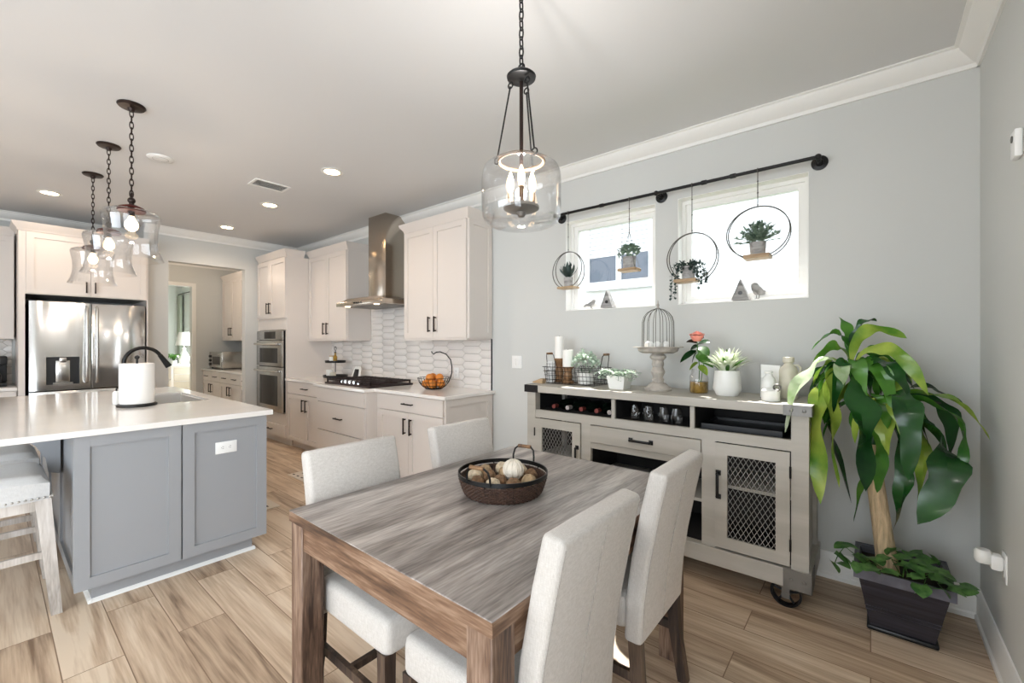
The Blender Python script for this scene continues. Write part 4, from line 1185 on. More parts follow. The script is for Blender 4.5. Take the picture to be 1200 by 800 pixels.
def leaf(mb, p0, p1, p2, w, n=7, roll=0.0, cup=0.15, side=None, wave=0.0, base=0.25, blunt=False, twist=0.0):
    """a blade along a quadratic curve, widest past the middle, slightly folded on the midrib"""
    p0, p1, p2 = Vector(p0), Vector(p1), Vector(p2)
    rows = []
    for i in range(n + 1):
        t = i / n
        p = p0 * (1 - t) ** 2 + p1 * 2 * t * (1 - t) + p2 * t * t
        d = (p1 - p0) * 2 * (1 - t) + (p2 - p1) * 2 * t
        if d.length < 1e-6: d = Vector((0, 0, 1))
        d.normalize()
        if side is not None: s = side - d * side.dot(d)
        else: s = d.cross(Vector((0, 0, 1)))
        if s.length < 1e-3: s = d.cross(Vector((0, 1, 0)))
        s.normalize()
        if roll or twist: s = Matrix.Rotation(roll + twist * t, 3, d) @ s
        nn = s.cross(d)
        if nn.z < 0: nn = -nn
        ww = w / 2 * (((min(1, t * 2.6)) ** 0.8 * (1 - t ** 5) ** 0.6 if blunt else math.sin(PI * min(1, max(0, t ** 0.8))) ** 0.75) if 0 < t < 1 else 0)
        ww = max(ww, w * 0.5 * base * (1 - t) * (1 if t < 0.3 else 0))
        if blunt: ww *= 1 + 0.12 * math.sin(t * 17 + p2.x * 33) 
        off = wave * w * math.sin(t * 13 + p2.x * 60) * math.sin(PI * t)
        off2 = wave * w * math.sin(t * 15 + p2.z * 70 + 2) * math.sin(PI * t)
        rows.append((p + s * ww + nn * (cup * ww + off), p - nn * 0.0, p - s * ww + nn * (cup * ww + off2)))
    vs = [q for r in rows for q in r]; fs = []
    for i in range(n):
        a, b = 3 * i, 3 * i + 3
        fs += [(a, a + 1, b + 1, b), (a + 1, a + 2, b + 2, b + 1)]
    mb.add([v[:] for v in vs], fs, None, True)
pantry()

# ------------------------------------------------------------------ ceiling fixtures
def downlight(c, label):
    t = thing('recessed_downlight', label, 'ceiling light', c, 'recessed lights in the kitchen ceiling')
    c = Vector(c)
    mb = MB(); mb.lathe([(0.062, 0), (0.088, 0), (0.09, -0.004), (0.062, -0.006)], c, 32, closed=True); mb.build('trim_ring', M['trim'], t)
    mb = MB(); mb.lathe([(0.062, -0.003), (0, -0.003)], c, 28); mb.build('lens', M['can'], t)
    l = lamp('downlight_beam', 'SPOT', (c.x, c.y, c.z - 0.02), CANW, (1.0, 0.84, 0.7), spot_size=math.radians(150), spot_blend=0.6, shadow_soft_size=0.02)
CANW = 17
downlight((-3.52, 1.86, CH), 'lit recessed downlight nearest the range hood cabinet, largest on the ceiling')
downlight((-4.87, 1.89, CH), 'lit recessed downlight just beyond the ceiling vent')
downlight((-6.22, 1.91, CH), 'lit recessed downlight near the far wall opening')
downlight((-6.12, 0.38, CH), 'lit recessed downlight in front of the refrigerator cabinet')

c = Vector((-4.3, 0.864, CH))
t = thing('smoke_detector', 'round white detector on the ceiling between pendants and vent', 'smoke detector', c)
mb = MB(); mb.lathe([(0, 0), (0.085, 0), (0.084, -0.006), (0.075, -0.011), (0, -0.012)], c, 32); mb.build('body', M['plastic_white'], t)
mb = MB(); mb.ring(c + Vector((0, 0, -0.0115)), 0.05, 0.001, n=24, m=6); mb.build('grille_ring', M['bracket'], t)

c = Vector((-4.268, 1.655, CH))
t = thing('ceiling_vent', 'white slotted air vent in the kitchen ceiling', 'vent', c)
mb = MB()
mb.box(c.x - 0.1, c.x + 0.1, c.y - 0.15, c.y - 0.13, CH - 0.008, CH); mb.box(c.x - 0.1, c.x + 0.1, c.y + 0.13, c.y + 0.15, CH - 0.008, CH)
mb.box(c.x - 0.1, c.x - 0.08, c.y - 0.13, c.y + 0.13, CH - 0.008, CH); mb.box(c.x + 0.08, c.x + 0.1, c.y - 0.13, c.y + 0.13, CH - 0.008, CH)
mb.build('frame', M['trim'], t)
mb = MB(); mb.box(c.x - 0.08, c.x + 0.08, c.y - 0.13, c.y + 0.13, CH - 0.002, CH - 0.0005); mb.build('duct_shade', M['gap'], t)  # dark sheet on the ceiling stands in for the shaded duct
mb = MB()
for k in range(9): 
    x = c.x - 0.072 + k * 0.018
    mb.add([(x, c.y - 0.13, CH - 0.003), (x + 0.012, c.y - 0.13, CH - 0.008), (x + 0.012, c.y + 0.13, CH - 0.008), (x, c.y + 0.13, CH - 0.003), (x + 0.001, c.y - 0.13, CH - 0.002), (x + 0.013, c.y - 0.13, CH - 0.007), (x + 0.013, c.y + 0.13, CH - 0.007), (x + 0.001, c.y + 0.13, CH - 0.002)],
           [(0, 1, 2, 3), (4, 7, 6, 5), (0, 4, 5, 1), (2, 6, 7, 3), (0, 3, 7, 4), (1, 5, 6, 2)])
mb.build('slat', M['trim'], t)

def chain(mb, x, y, z0, z1, pitch=0.03, r=0.0028):
    n = max(1, round((z1 - z0) / pitch)); p = (z1 - z0) / n
    for k in range(n):
        zc = z0 + (k + 0.5) * p
        h, w = p * 0.68, 0.009
        pts = []
        for i in range(12):
            a = 2 * PI * i / 12
            u, v = w * math.cos(a), h * math.sin(a)
            pts.append((x + u, y, zc + v) if k % 2 else (x, y + u, zc + v))
        mb.tube(pts, r, 6, closed=True)

# pendants over the island
def pendant(c, label):
    c = Vector(c)
    t = thing('pendant_light', label, 'pendant light', (c.x, c.y, CH), 'three glass bell pendants over the island')
    top = 2.165
    mb = MB(); mb.lathe([(0, 0), (0.068, 0), (0.07, -0.006), (0.062, -0.016), (0.02, -0.022), (0.012, -0.04), (0, -0.04)], (c.x, c.y, CH), 28); mb.build('canopy', M['bronze'], t)
    mb = MB(); chain(mb, c.x, c.y, top + 0.085, CH - 0.035, 0.034); mb.build('chain', M['bronze'], t)
    mb = MB(); mb.ring((c.x, c.y, top + 0.095), 0.016, 0.004, 'y', 16, 6); mb.ball((c.x, c.y, top + 0.062), 0.02, 14, 10); mb.cyl((c.x, c.y, top + 0.05), (c.x, c.y, top + 0.02), 0.013, 12); mb.build('loop', M['bronze'], t)
    mb = MB(); mb.lathe([(0, 0.035), (0.03, 0.033), (0.062, 0.018), (0.07, 0.0), (0.066, -0.006), (0, -0.004)], (c.x, c.y, top), 30); mb.build('cap', M['redbronze'], t)
    mb = MB(); mb.cyl((c.x, c.y, top), (c.x, c.y, top - 0.035), 0.016, 14); mb.build('socket', M['bronze'], t)
    pr = [(0.066, 0.0), (0.115, -0.004), (0.138, -0.016), (0.143, -0.032), (0.138, -0.06), (0.129, -0.11), (0.126, -0.16), (0.129, -0.21), (0.14, -0.255), (0.155, -0.292), (0.159, -0.3)]
    prof = [(r, z) for r, z in pr] + [(r - 0.003, z) for r, z in pr[::-1]]
    mb = MB(); mb.lathe(prof, (c.x, c.y, top), 40, closed=True); mb.build('shade', M['glass'], t)
    mb = MB(); mb.lathe([(0, -0.035), (0.013, -0.035), (0.018, -0.05), (0.031, -0.072), (0.034, -0.09), (0.029, -0.11), (0.012, -0.124), (0, -0.126)], (c.x, c.y, top), 18); mb.build('bulb', M['bulb'], t)
    lamp('pendant_glow', 'POINT', (c.x, c.y, top - 0.16), 5, (1.0, 0.8, 0.6), shadow_soft_size=0.012)
pendant((-3.485, 0.56, 0), 'glass bell pendant nearest the camera, largest of the island row')
pendant((-4.316, 0.566, 0), 'middle glass bell pendant of the row over the island')
pendant((-5.16, 0.576, 0), 'glass bell pendant farthest over the island, closest to the refrigerator')

# jar chandelier over the table
def chandelier():
    x, y = -1.045, 1.32
    t = thing('jar_chandelier', 'black chandelier with a clear glass jar and three candle bulbs over the dining table', 'chandelier', (x, y, CH))
    mb = MB(); mb.lathe([(0, 0), (0.065, 0), (0.065, -0.012), (0.02, -0.024), (0, -0.024)], (x, y, CH), 28); mb.build('canopy', M['black'], t)
    mb = MB(); chain(mb, x, y, 2.43, CH - 0.02, 0.036, 0.003); mb.ring((x, y, 2.425), 0.014, 0.0035, 'y', 16, 6); mb.build('chain', M['black'], t)
    mb = MB(); mb.lathe([(0, 0.026), (0.012, 0.022), (0.024, 0.012), (0.05, 0.006), (0.057, -0.001), (0.055, -0.009), (0.048, -0.012), (0, -0.013)], (x, y, 2.39), 28); mb.build('hub', M['black'], t)
    mb = MB(); mb.cyl((x, y, 2.37), (x, y, 1.885), 0.0075, 12); mb.build('stem', M['bronze'], t)
    for a in (3.83, 5.92, 1.74):
        ca, sa = math.cos(a), math.sin(a)
        mb = MB()
        mb.ring((x + 0.042 * ca, y + 0.042 * sa, 2.355), 0.011, 0.003, 'y', 14, 6)
        mb.tube([(x + 0.043 * ca, y + 0.043 * sa, 2.35), (x + 0.092 * ca, y + 0.092 * sa, 2.078)], 0.0033, 6)
        mb.ring((x + 0.094 * ca, y + 0.094 * sa, 2.063), 0.013, 0.003, 'y', 14, 6)
        mb.build('support_wire', M['black'], t)
    pr = [(0.085, 2.062), (0.092, 2.056), (0.1, 2.052), (0.125, 2.046), (0.143, 2.034), (0.151, 2.014), (0.154, 1.985), (0.154, 1.875), (0.151, 1.845), (0.14, 1.824), (0.118, 1.813), (0, 1.81)]
    mb = MB(); mb.lathe(pr + [(max(0, r - 0.003), z + 0.003) for r, z in pr[::-1]], (x, y, 0), 48); mb.build('glass_jar', M['glass'], t)
    mb = MB(); mb.ring((x, y, 2.06), 0.088, 0.006, n=40, m=8); mb.build('neck_ring', M['sleeve'], t)
    mb = MB(); mb.lathe([(0, 1.888), (0.066, 1.888), (0.069, 1.884), (0.069, 1.876), (0.06, 1.87), (0.02, 1.862), (0.012, 1.845), (0, 1.842)], (x, y, 0), 30); mb.build('candle_plate', M['bracket'], t)
    for k in range(3):
        a = -0.9 + k * 2 * PI / 3
        cx_, cy_ = x + 0.05 * math.cos(a), y + 0.05 * math.sin(a)
        mb = MB(); mb.lathe([(0, 1.888), (0.0105, 1.888), (0.0105, 1.945), (0.008, 1.948), (0, 1.948)], (cx_, cy_, 0), 14); q = mb.build('candle_sleeve', M['sleeve'], t)
        mb = MB(); mb.lathe([(0, 1.948), (0.008, 1.95), (0.0145, 1.972), (0.0135, 1.993), (0.007, 2.016), (0.002, 2.028), (0, 2.029)], (cx_, cy_, 0), 16); mb.build('bulb', M['bulb'], q)
    lamp('chandelier_glow', 'POINT', (x, y, 2.02), 30, (1.0, 0.96, 0.92), shadow_soft_size=0.02)
chandelier()

# ------------------------------------------------------------------ dining table and chairs
TX0, TX1, TY0, TY1, TZ = -1.6, -0.622, 0.685, 1.94, 0.76
def table():
    t = thing('dining_table', 'grey weathered wooden dining table set in front of the sideboard', 'dining table', ((TX0 + TX1) / 2, (TY0 + TY1) / 2, 0))
    mb = MB(); mb.box(TX0, TX1, TY0, TY1, TZ - 0.004, TZ, None, 0.0015, 1); mb.box(TX0 + 0.004, TX1 - 0.004, TY0 + 0.004, TY1 - 0.004, TZ - 0.038, TZ - 0.004); o = mb.build('tabletop', M['tabletop'], t)
    for (a0, a1, b0, b1, m) in ((TX0 + 0.0005, TX1 - 0.0005, TY0 + 0.0005, TY0 + 0.004, 'tableside'), (TX0 + 0.0005, TX1 - 0.0005, TY1 - 0.004, TY1 - 0.0005, 'tableside'), (TX0 + 0.0005, TX0 + 0.004, TY0 + 0.004, TY1 - 0.004, 'tableside_y'), (TX1 - 0.004, TX1 - 0.0005, TY0 + 0.004, TY1 - 0.004, 'tableside_y')):
        mb = MB(); mb.box(a0, a1, b0, b1, TZ - 0.038, TZ - 0.003); mb.build('edge_band', M[m], o)
    i = 0.012
    for (a, b, y0, y1, m) in ((TX0 + 0.085, TX1 - 0.085, TY0 + i, TY0 + i + 0.02, 'tableside'), (TX0 + 0.085, TX1 - 0.085, TY1 - i - 0.02, TY1 - i, 'tableside'),
                              (TX0 + i, TX0 + i + 0.02, TY0 + 0.085, TY1 - 0.085, 'tableside_y'), (TX1 - i - 0.02, TX1 - i, TY0 + 0.085, TY1 - 0.085, 'tableside_y')):
        mb = MB(); mb.box(a, b, y0, y1, TZ - 0.125, TZ - 0.038); mb.build('apron', M[m], t)
    for x in (TX0 + 0.006, TX1 - 0.086):
        for y in (TY0 + 0.006, TY1 - 0.086):
            mb = MB(); mb.box(x, x + 0.08, y, y + 0.08, 0, TZ - 0.038, None, 0.003, 1); mb.build('leg', M['tableleg'], t)
table()

def chair():
    """parsons chair, front to +x, origin on the floor under the seat"""
    t = thing('dining_chair', '', 'dining chair', (0, 0, 0), 'linen parsons chairs around the table')
    w = 0.205
    back = [(-0.19, 0.33), (-0.195, 0.47), (-0.215, 0.62), (-0.25, 0.8), (-0.283, 0.935), (-0.345, 0.925), (-0.318, 0.8), (-0.283, 0.62), (-0.262, 0.47), (-0.255, 0.33)]
    mb = MB(); mb.prism(back, -w, w, 'y', None, 0.016, 3); b = mb.build('backrest', M['fabric'], t)
    mb = MB()
    for s in (-1, 1):
        mb.tube([(-0.252, s * (w - 0.012), 0.345), (-0.26, s * (w - 0.012), 0.47), (-0.281, s * (w - 0.012), 0.62), (-0.316, s * (w - 0.012), 0.8), (-0.339, s * (w - 0.012), 0.905)], 0.0025, 6)
    mb.tube([(-0.2555, 0, 0.345), (-0.263, 0, 0.47), (-0.2735, 0, 0.55), (-0.2845, 0, 0.62), (-0.302, 0, 0.71), (-0.3195, 0, 0.8), (-0.3405, 0, 0.9)], 0.0016, 5)
    mb.build('seam_piping', M['piping'], b)
    mb = MB(); mb.box(-0.2, 0.235, -w + 0.004, w - 0.004, 0.36, 0.485, None, 0.028, 3); mb.build('seat', M['fabric'], t)
    for s in (-1, 1):
        y = s * (w - 0.024)
        mb = MB()
        vs = [(0.19, y - 0.018, 0.0), (0.226, y - 0.018, 0), (0.226, y + 0.018, 0), (0.19, y + 0.018, 0), (0.186, y - 0.021, 0.375), (0.228, y - 0.021, 0.375), (0.228, y + 0.021, 0.375), (0.186, y + 0.021, 0.375)]
        mb.add(vs, [(0, 3, 2, 1), (4, 5, 6, 7), (0, 1, 5, 4), (1, 2, 6, 5), (2, 3, 7, 6), (3, 0, 4, 7)])
        mb.build('leg', M['chairleg'], t)
        mb = MB(); mb.prism([(-0.205, 0.345), (-0.248, 0.345), (-0.256, 0.2), (-0.288, 0.0), (-0.252, 0.0), (-0.215, 0.2)], y - 0.019, y + 0.019, 'y'); mb.build('leg', M['chairleg'], t)
        mb = MB(); mb.box(-0.222, 0.19, y - 0.009, y + 0.009, 0.19, 0.222); mb.build('stretcher', M['chairleg'], t)
    mb = MB(); mb.box(-0.03, -0.01, -w + 0.033, w - 0.033, 0.194, 0.218); mb.build('stretcher', M['chairleg'], t)
    return t
ch = chair()
ch['label'] = 'linen chair at the near left of the table, its seat showing under the tabletop'
ch.location = (-1.395, 0.99, 0)
again(ch, (-1.395, 1.62, 0), 0, 'linen chair at the far left of the table, in front of the counter end')
again(ch, (-0.848, 0.99, 0), PI, 'linen chair at the near right of the table, nearest the camera')
again(ch, (-0.848, 1.6, 0), PI, 'linen chair at the far right of the table, in front of the sideboard door')

# basket tray on the table
def tray():
    c = Vector((-1.135, 1.315, TZ))
    t = thing('basket_tray', 'round dark wicker tray with black metal rim and two handles on the dining table', 'tray', c)
    R = 0.175
    ax = (seen(619, 541, Z=TZ + 0.08) - seen(570, 567, Z=TZ + 0.08)).normalized()      # the line through both handles
    mb = MB()
    pr = [(0, 0.002), (R * 0.8, 0.002), (R * 0.9, 0.018), (R * 0.98, 0.066), (R * 0.965, 0.066), (R * 0.88, 0.022), (R * 0.78, 0.008), (0, 0.008)]
    mb.lathe(pr, c, 48)
    for i in range(10):
        z = 0.006 + i * 0.0065; rr = R * (0.845 + 0.135 * (i / 9) ** 0.7)
        pts = []
        for k in range(96):
            a = 2 * PI * k / 96
            q = rr + (0.003 if (k // 1 + i) % 2 else -0.002)
            pts.append((c.x + q * math.cos(a), c.y + q * math.sin(a), c.z + z))
        mb.tube(pts, 0.0038, 5, closed=True)
    mb.build('wicker_body', M['wicker'], t)
    mb = MB()
    mb.lathe([(R, 0.072), (R + 0.004, 0.072), (R + 0.004, 0.088), (R, 0.088)], c, 56, closed=True)
    for k in range(10):
        a = 2 * PI * k / 10
        mb.tube([(c.x + r * math.cos(a), c.y + r * math.sin(a), c.z + z) for r, z in ((R * 0.93, 0.03), (R, 0.078))], 0.0025, 5)
    mb.build('rim', M['black'], t)
    for s in (-1, 1):
        q = Vector((-ax.y, ax.x, 0))
        m0 = c + ax * s * (R + 0.002)
        pts = [m0 + q * d + ax * s * o + Vector((0, 0, z)) for d, z, o in ((-0.05, 0.08, 0), (-0.05, 0.105, 0.002), (-0.045, 0.13, 0.008), (-0.03, 0.143, 0.012), (0.03, 0.143, 0.012), (0.045, 0.13, 0.008), (0.05, 0.105, 0.002), (0.05, 0.08, 0))]
        mb = MB(); mb.tube(pts, 0.004, 8); h = mb.build('handle', M['black'], t)
        mb = MB(); mb.tube([pts[3], pts[4]], 0.0075, 10); mb.build('grip', M['brownwood'], h, 'brown wooden grip')
    random.seed(3)
    items = [(0.03, -0.02, 0.034, 'shellwhite', 'large pale ball on top of the dried balls in the tray')]
    names = ['by the far handle', 'beside the pale ball', 'at the near rim', 'at the far rim', 'near the left edge', 'in the left middle', 'near the right edge', 'below the near handle', 'behind the pale ball', 'in the far left', 'in the centre', 'at the far right']
    cols = ['tan', 'brown', 'rough tan', 'straw']
    k = 0
    pos = []
    for ring_, n, rz in ((0.115, 9, 0.2), (0.055, 4, 0.5)):
        for i in range(n):
            a = rz + 2 * PI * i / n
            pos.append((ring_ * math.cos(a), ring_ * math.sin(a)))
    lab = ['toward the sideboard', 'toward the far right rim', 'next to the far handle', 'toward the far left rim', 'toward the counter', 'toward the near left rim', 'below the near handle', 'toward the near rim', 'toward the near right rim', 'in the inner ring toward the sideboard', 'in the inner ring toward the counter', 'in the inner ring toward the near rim', 'in the inner ring at the right']
    base = None
    for (px, py), lb in zip(pos, lab):
        p = c + Vector((px, py, 0.058))
        if base is None:
            mb = MB(); bm = bmesh.new(); bmesh.ops.create_icosphere(bm, subdivisions=3, radius=0.029)
            for v in bm.verts: v.co *= 1 + 0.09 * math.sin(v.co.x * 260) * math.sin(v.co.y * 230 + 1) 
            mb.bm(bm, lambda x, y, z: Vector((p.x + x, p.y + y, p.z + z)), True); bm.free()
            o = single(mb, 'dried_ball', 'dried fibre ball in the tray, ' + lb, 'decorative ball', M['potpourri'], p, 'dried balls in the basket tray'); base = o
        else:
            o = base.copy(); COL.objects.link(o); o.location = p; o.rotation_euler = (random.random() * 6, random.random() * 6, 0); o['label'] = 'dried fibre ball in the tray, ' + lb
            s = random.uniform(0.88, 1.08); o.scale = (s, s, s)
            o.material_slots[0].link = 'OBJECT'; o.material_slots[0].material = M[random.choice(('potpourri', 'paleball', 'darkball'))]
    p = c + Vector((0.045, 0.01, 0.095))
    mb = MB(); mb.ball(p, 0.04, 22, 16)
    for k in range(6):
        a = k * PI / 6
        mb.tube([(p.x + 0.0405 * math.cos(u) * math.cos(a), p.y + 0.0405 * math.cos(u) * math.sin(a), p.z + 0.0405 * math.sin(u)) for u in [2 * PI * i / 24 for i in range(24)]], 0.0022, 5, closed=True)
    single(mb, 'woven_ball', 'large pale woven ball lying on the brown balls in the tray', 'decorative ball', M['shellwhite'], p)
tray()

# ------------------------------------------------------------------ sideboard
SX0, SX1, SF, SB = -2.0, -0.236, 2.6, 3.06
SZ = 1.042
def sideboard():
    t = thing('sideboard', 'greige wooden sideboard on metal wheels with mesh doors under the windows', 'sideboard', ((SX0 + SX1) / 2, 2.83, 0))
    F = M['console']
    mb = MB(); mb.box(SX0 - 0.012, SX1 + 0.012, SF - 0.015, SB + 0.005, 0.992, SZ, None, 0.003, 1); mb.build('top', F, t)
    mb = MB(); mb.box(SX0 - 0.012, SX1 + 0.012, SF - 0.015, SB + 0.005, 0.115, 0.21, None, 0.003, 1); mb.build('base_rail', F, t)
    # carcass
    for x in (SX0, SX1 - 0.075):
        mb = MB(); mb.box(x, x + 0.075, SF, SF + 0.06, 0.21, 0.992); mb.build('post', F, t)
        mb = MB(); mb.box(x, x + 0.075, SB - 0.06, SB, 0.21, 0.992); mb.build('post', F, t)
    for x in (SX0 + 0.02, SX1 - 0.045):
        mb = MB(); mb.box(x, x + 0.025, SF + 0.06, SB - 0.06, 0.21, 0.992); mb.build('side_panel', F, t)
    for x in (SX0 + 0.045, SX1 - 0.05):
        mb = MB(); mb.box(x, x + 0.005, SF + 0.03, SB - 0.015, 0.21, 0.99); mb.build('side_shade_sheet', M['console_shade'], t)  # dark sheets added along the inside to stand in for its shade
    mb = MB(); mb.box(SX0 + 0.05, SX1 - 0.05, SF + 0.03, SB - 0.015, 0.986, 0.992); mb.build('top_shade_sheet', M['console_shade'], t)
    mb = MB(); mb.box(SX0 + 0.05, SX1 - 0.05, SF + 0.04, SB - 0.015, 0.2102, 0.214); mb.build('bottom_shade_sheet', M['console_shade'], t)
    mb = MB(); mb.box(SX0 + 0.045, SX1 - 0.045, SB - 0.015, SB, 0.21, 0.992); mb.build('back_panel', M['console_shade'], t)
    for z0, z1 in ((0.805, 0.862),):
        mb = MB(); mb.box(SX0 + 0.075, SX1 - 0.075, SF + 0.004, SF + 0.03, z0, z1); mb.build('rail', F, t)
    mb = MB(); mb.box(SX0 + 0.045, SX1 - 0.045, SF + 0.03, SB - 0.015, 0.835, 0.852); mb.build('cubby_floor', M['console_shade'], t)
    for x in (-1.535, -0.745):
        mb = MB(); mb.box(x, x + 0.072, SF + 0.004, SF + 0.03, 0.21, 0.805); mb.build('stile', F, t)
        mb = MB(); mb.box(x + 0.025, x + 0.045, SF + 0.03, SB - 0.015, 0.21, 0.835); mb.build('partition', M['console_shade'], t)
    for x in (-1.3, -0.8):
        mb = MB(); mb.box(x - 0.012, x + 0.012, SF + 0.01, SF + 0.03, 0.852, 0.986); mb.build('cubby_divider', F, t)
        mb = MB(); mb.box(x - 0.01, x + 0.01, SF + 0.03, SB - 0.02, 0.852, 0.986); mb.build('cubby_panel', M['console_shade'], t)  # divider behind its front edge coloured dark as interior shade
    mb = MB(); mb.box(-1.463, -0.745, SF + 0.006, SF + 0.03, 0.645, 0.685); mb.build('rail', F, t)
    xf = BK(SF + 0.004)
    mb = MB(); mb.box(-1.46, -0.748, 0.688, 0.8, -0.02, 0.012, xf, 0.002, 1); d = mb.build('drawer', F, t)
    def ph(par, a, b, vert):
        mb = MB()
        f = (lambda u, v, n: xf(a + v, b + u, n)) if vert else (lambda u, v, n: xf(a + u, b + v, n))
        mb.box(-0.062, 0.062, -0.008, 0.008, 0.034, 0.042, f, 0.003)
        for s in (-1, 1):
            mb.tube([f(s * 0.062, 0, 0.012), f(s * 0.062, 0, 0.04)], 0.009, 10); mb.box(s * 0.066 - 0.014, s * 0.066 + 0.014, -0.014, 0.014, 0.012, 0.016, f, 0.003)
        mb.build('handle', M['black'], par)
    ph(d, -1.104, 0.744, False)
    # centre shelf and end shelves
    for (a, b, z) in ((-1.49, -0.72, 0.45), (-1.955, -1.51, 0.52), (-0.7, -0.281, 0.56)):
        mb = MB(); mb.box(a, b, SF + 0.05, SB - 0.015, z - 0.018, z); mb.build('shelf', F, t)
    # mesh doors
    for (a0, a1, hx, hinge) in ((-1.922, -1.538, -1.56, -1.917), (-0.67, -0.316, -0.645, -0.32)):
        b0, b1 = 0.222, 0.8
        r = 0.062
        mb = MB(); mb.box(a0, a0 + r, b0, b1, 0, 0.014, xf); mb.box(a1 - r, a1, b0, b1, 0, 0.014, xf); mb.box(a0 + r, a1 - r, b0, b0 + r, 0, 0.014, xf); mb.box(a0 + r, a1 - r, b1 - r, b1, 0, 0.014, xf)
        d = mb.build('door', F, t)
        mb = MB()
        x0, x1, z0, z1 = a0 + r, a1 - r, b0 + r, b1 - r
        W, Hh = 0.026, 0.045
        n = int((x1 - x0) / W) + 2
        tot = z1 - z0
        for s in (1, -1):
            k = -int(tot / Hh) - 2
            while k < n + int(tot / Hh) + 2:
                # line x = xk + s*(z-z0)*W/Hh
                xk = x0 + k * W
                pts = []
                za, zb = z0, z1
                xa, xb = xk, xk + s * tot * W / Hh
                # clip in x
                def zx(xx): return z0 + (xx - xk) * s * Hh / W
                if s > 0: za = max(za, zx(x0)); zb = min(zb, zx(x1))
                else: za = max(za, zx(x1)); zb = min(zb, zx(x0))
                if zb - za > 0.004:
                    mb.tube([xf(xk + s * (za - z0) * W / Hh, za, 0.004 + 0.001 * s), xf(xk + s * (zb - z0) * W / Hh, zb, 0.004 + 0.001 * s)], 0.0016, 5)
                k += 1
        mb.build('wire_mesh', M['wire'], d)
        ph(d, hx - 0.008 if hx > -1 else hx - 0.001, 0.57, True)
        for z in (0.33, 0.7):
            mb = MB(); mb.cyl(xf(hinge + (0.007 if hinge > -1 else -0.007), z - 0.03, 0.016), xf(hinge + (0.007 if hinge > -1 else -0.007), z + 0.03, 0.016), 0.005, 8); mb.build('hinge', M['black'], d)
    # corner brackets with bolts
    for z0, z1, m in ((0.99, 1.044, None), (0.113, 0.212, 'bracket')):
        for s, x in ((-1, SX0 - 0.012), (1, SX1 + 0.012)):
            mm = m or ('blackbracket' if s < 0 else 'bracket')
            mb = MB()
            if s < 0: mb.box(x - 0.002, x + 0.12, SF - 0.018, SF - 0.015, z0, z1); mb.box(x - 0.003, x, SF - 0.018, SF + 0.12, z0, z1)
            else: mb.box(x - 0.12, x + 0.002, SF - 0.018, SF - 0.015, z0, z1); mb.box(x, x + 0.003, SF - 0.018, SF + 0.12, z0, z1)
            for k in (0.03, 0.085):
                mb.lathe([(0, 0.004), (0.007, 0.003), (0.009, 0), (0, 0)], (0, 0, 0), 10, xf=lambda a, b, c, k=k: Vector((x - s * k + a, SF - 0.018 - c, (z0 + z1) / 2 + b)))
            mb.build('corner_bracket', M[mm], t)
    # wheels
    for x in (SX0 + 0.1, SX1 - 0.1):
        for y in (SF + 0.03, SB - 0.09):
            mb = MB()
            mb.box(x - 0.018, x + 0.018, y - 0.028, y - 0.024, 0.05, 0.115); mb.box(x - 0.018, x + 0.018, y + 0.024, y + 0.028, 0.05, 0.115)
            mb.box(x - 0.028, x + 0.028, y - 0.034, y + 0.034, 0.106, 0.115)
            mb.cyl((x, y - 0.03, 0.07), (x, y + 0.03, 0.07), 0.014, 14)
            ca = mb.build('caster', M['bracket'], t)
            mb = MB()
            xw = lambda a, b, c: Vector((x + a, y + c, 0.07 + b))
            mb.lathe([(0.07, -0.016), (0.07, 0.016), (0.06, 0.018), (0.06, -0.018)], (0, 0, 0), 32, xf=xw, closed=True)
            for k in range(5):
                a = k * 2 * PI / 5 + 0.3
                mb.tube([xw(0.01 * math.cos(a), 0.01 * math.sin(a), 0), xw(0.061 * math.cos(a), 0.061 * math.sin(a), 0)], 0.006, 6)
            mb.build('wheel', M['blackbracket'], ca)
sideboard()

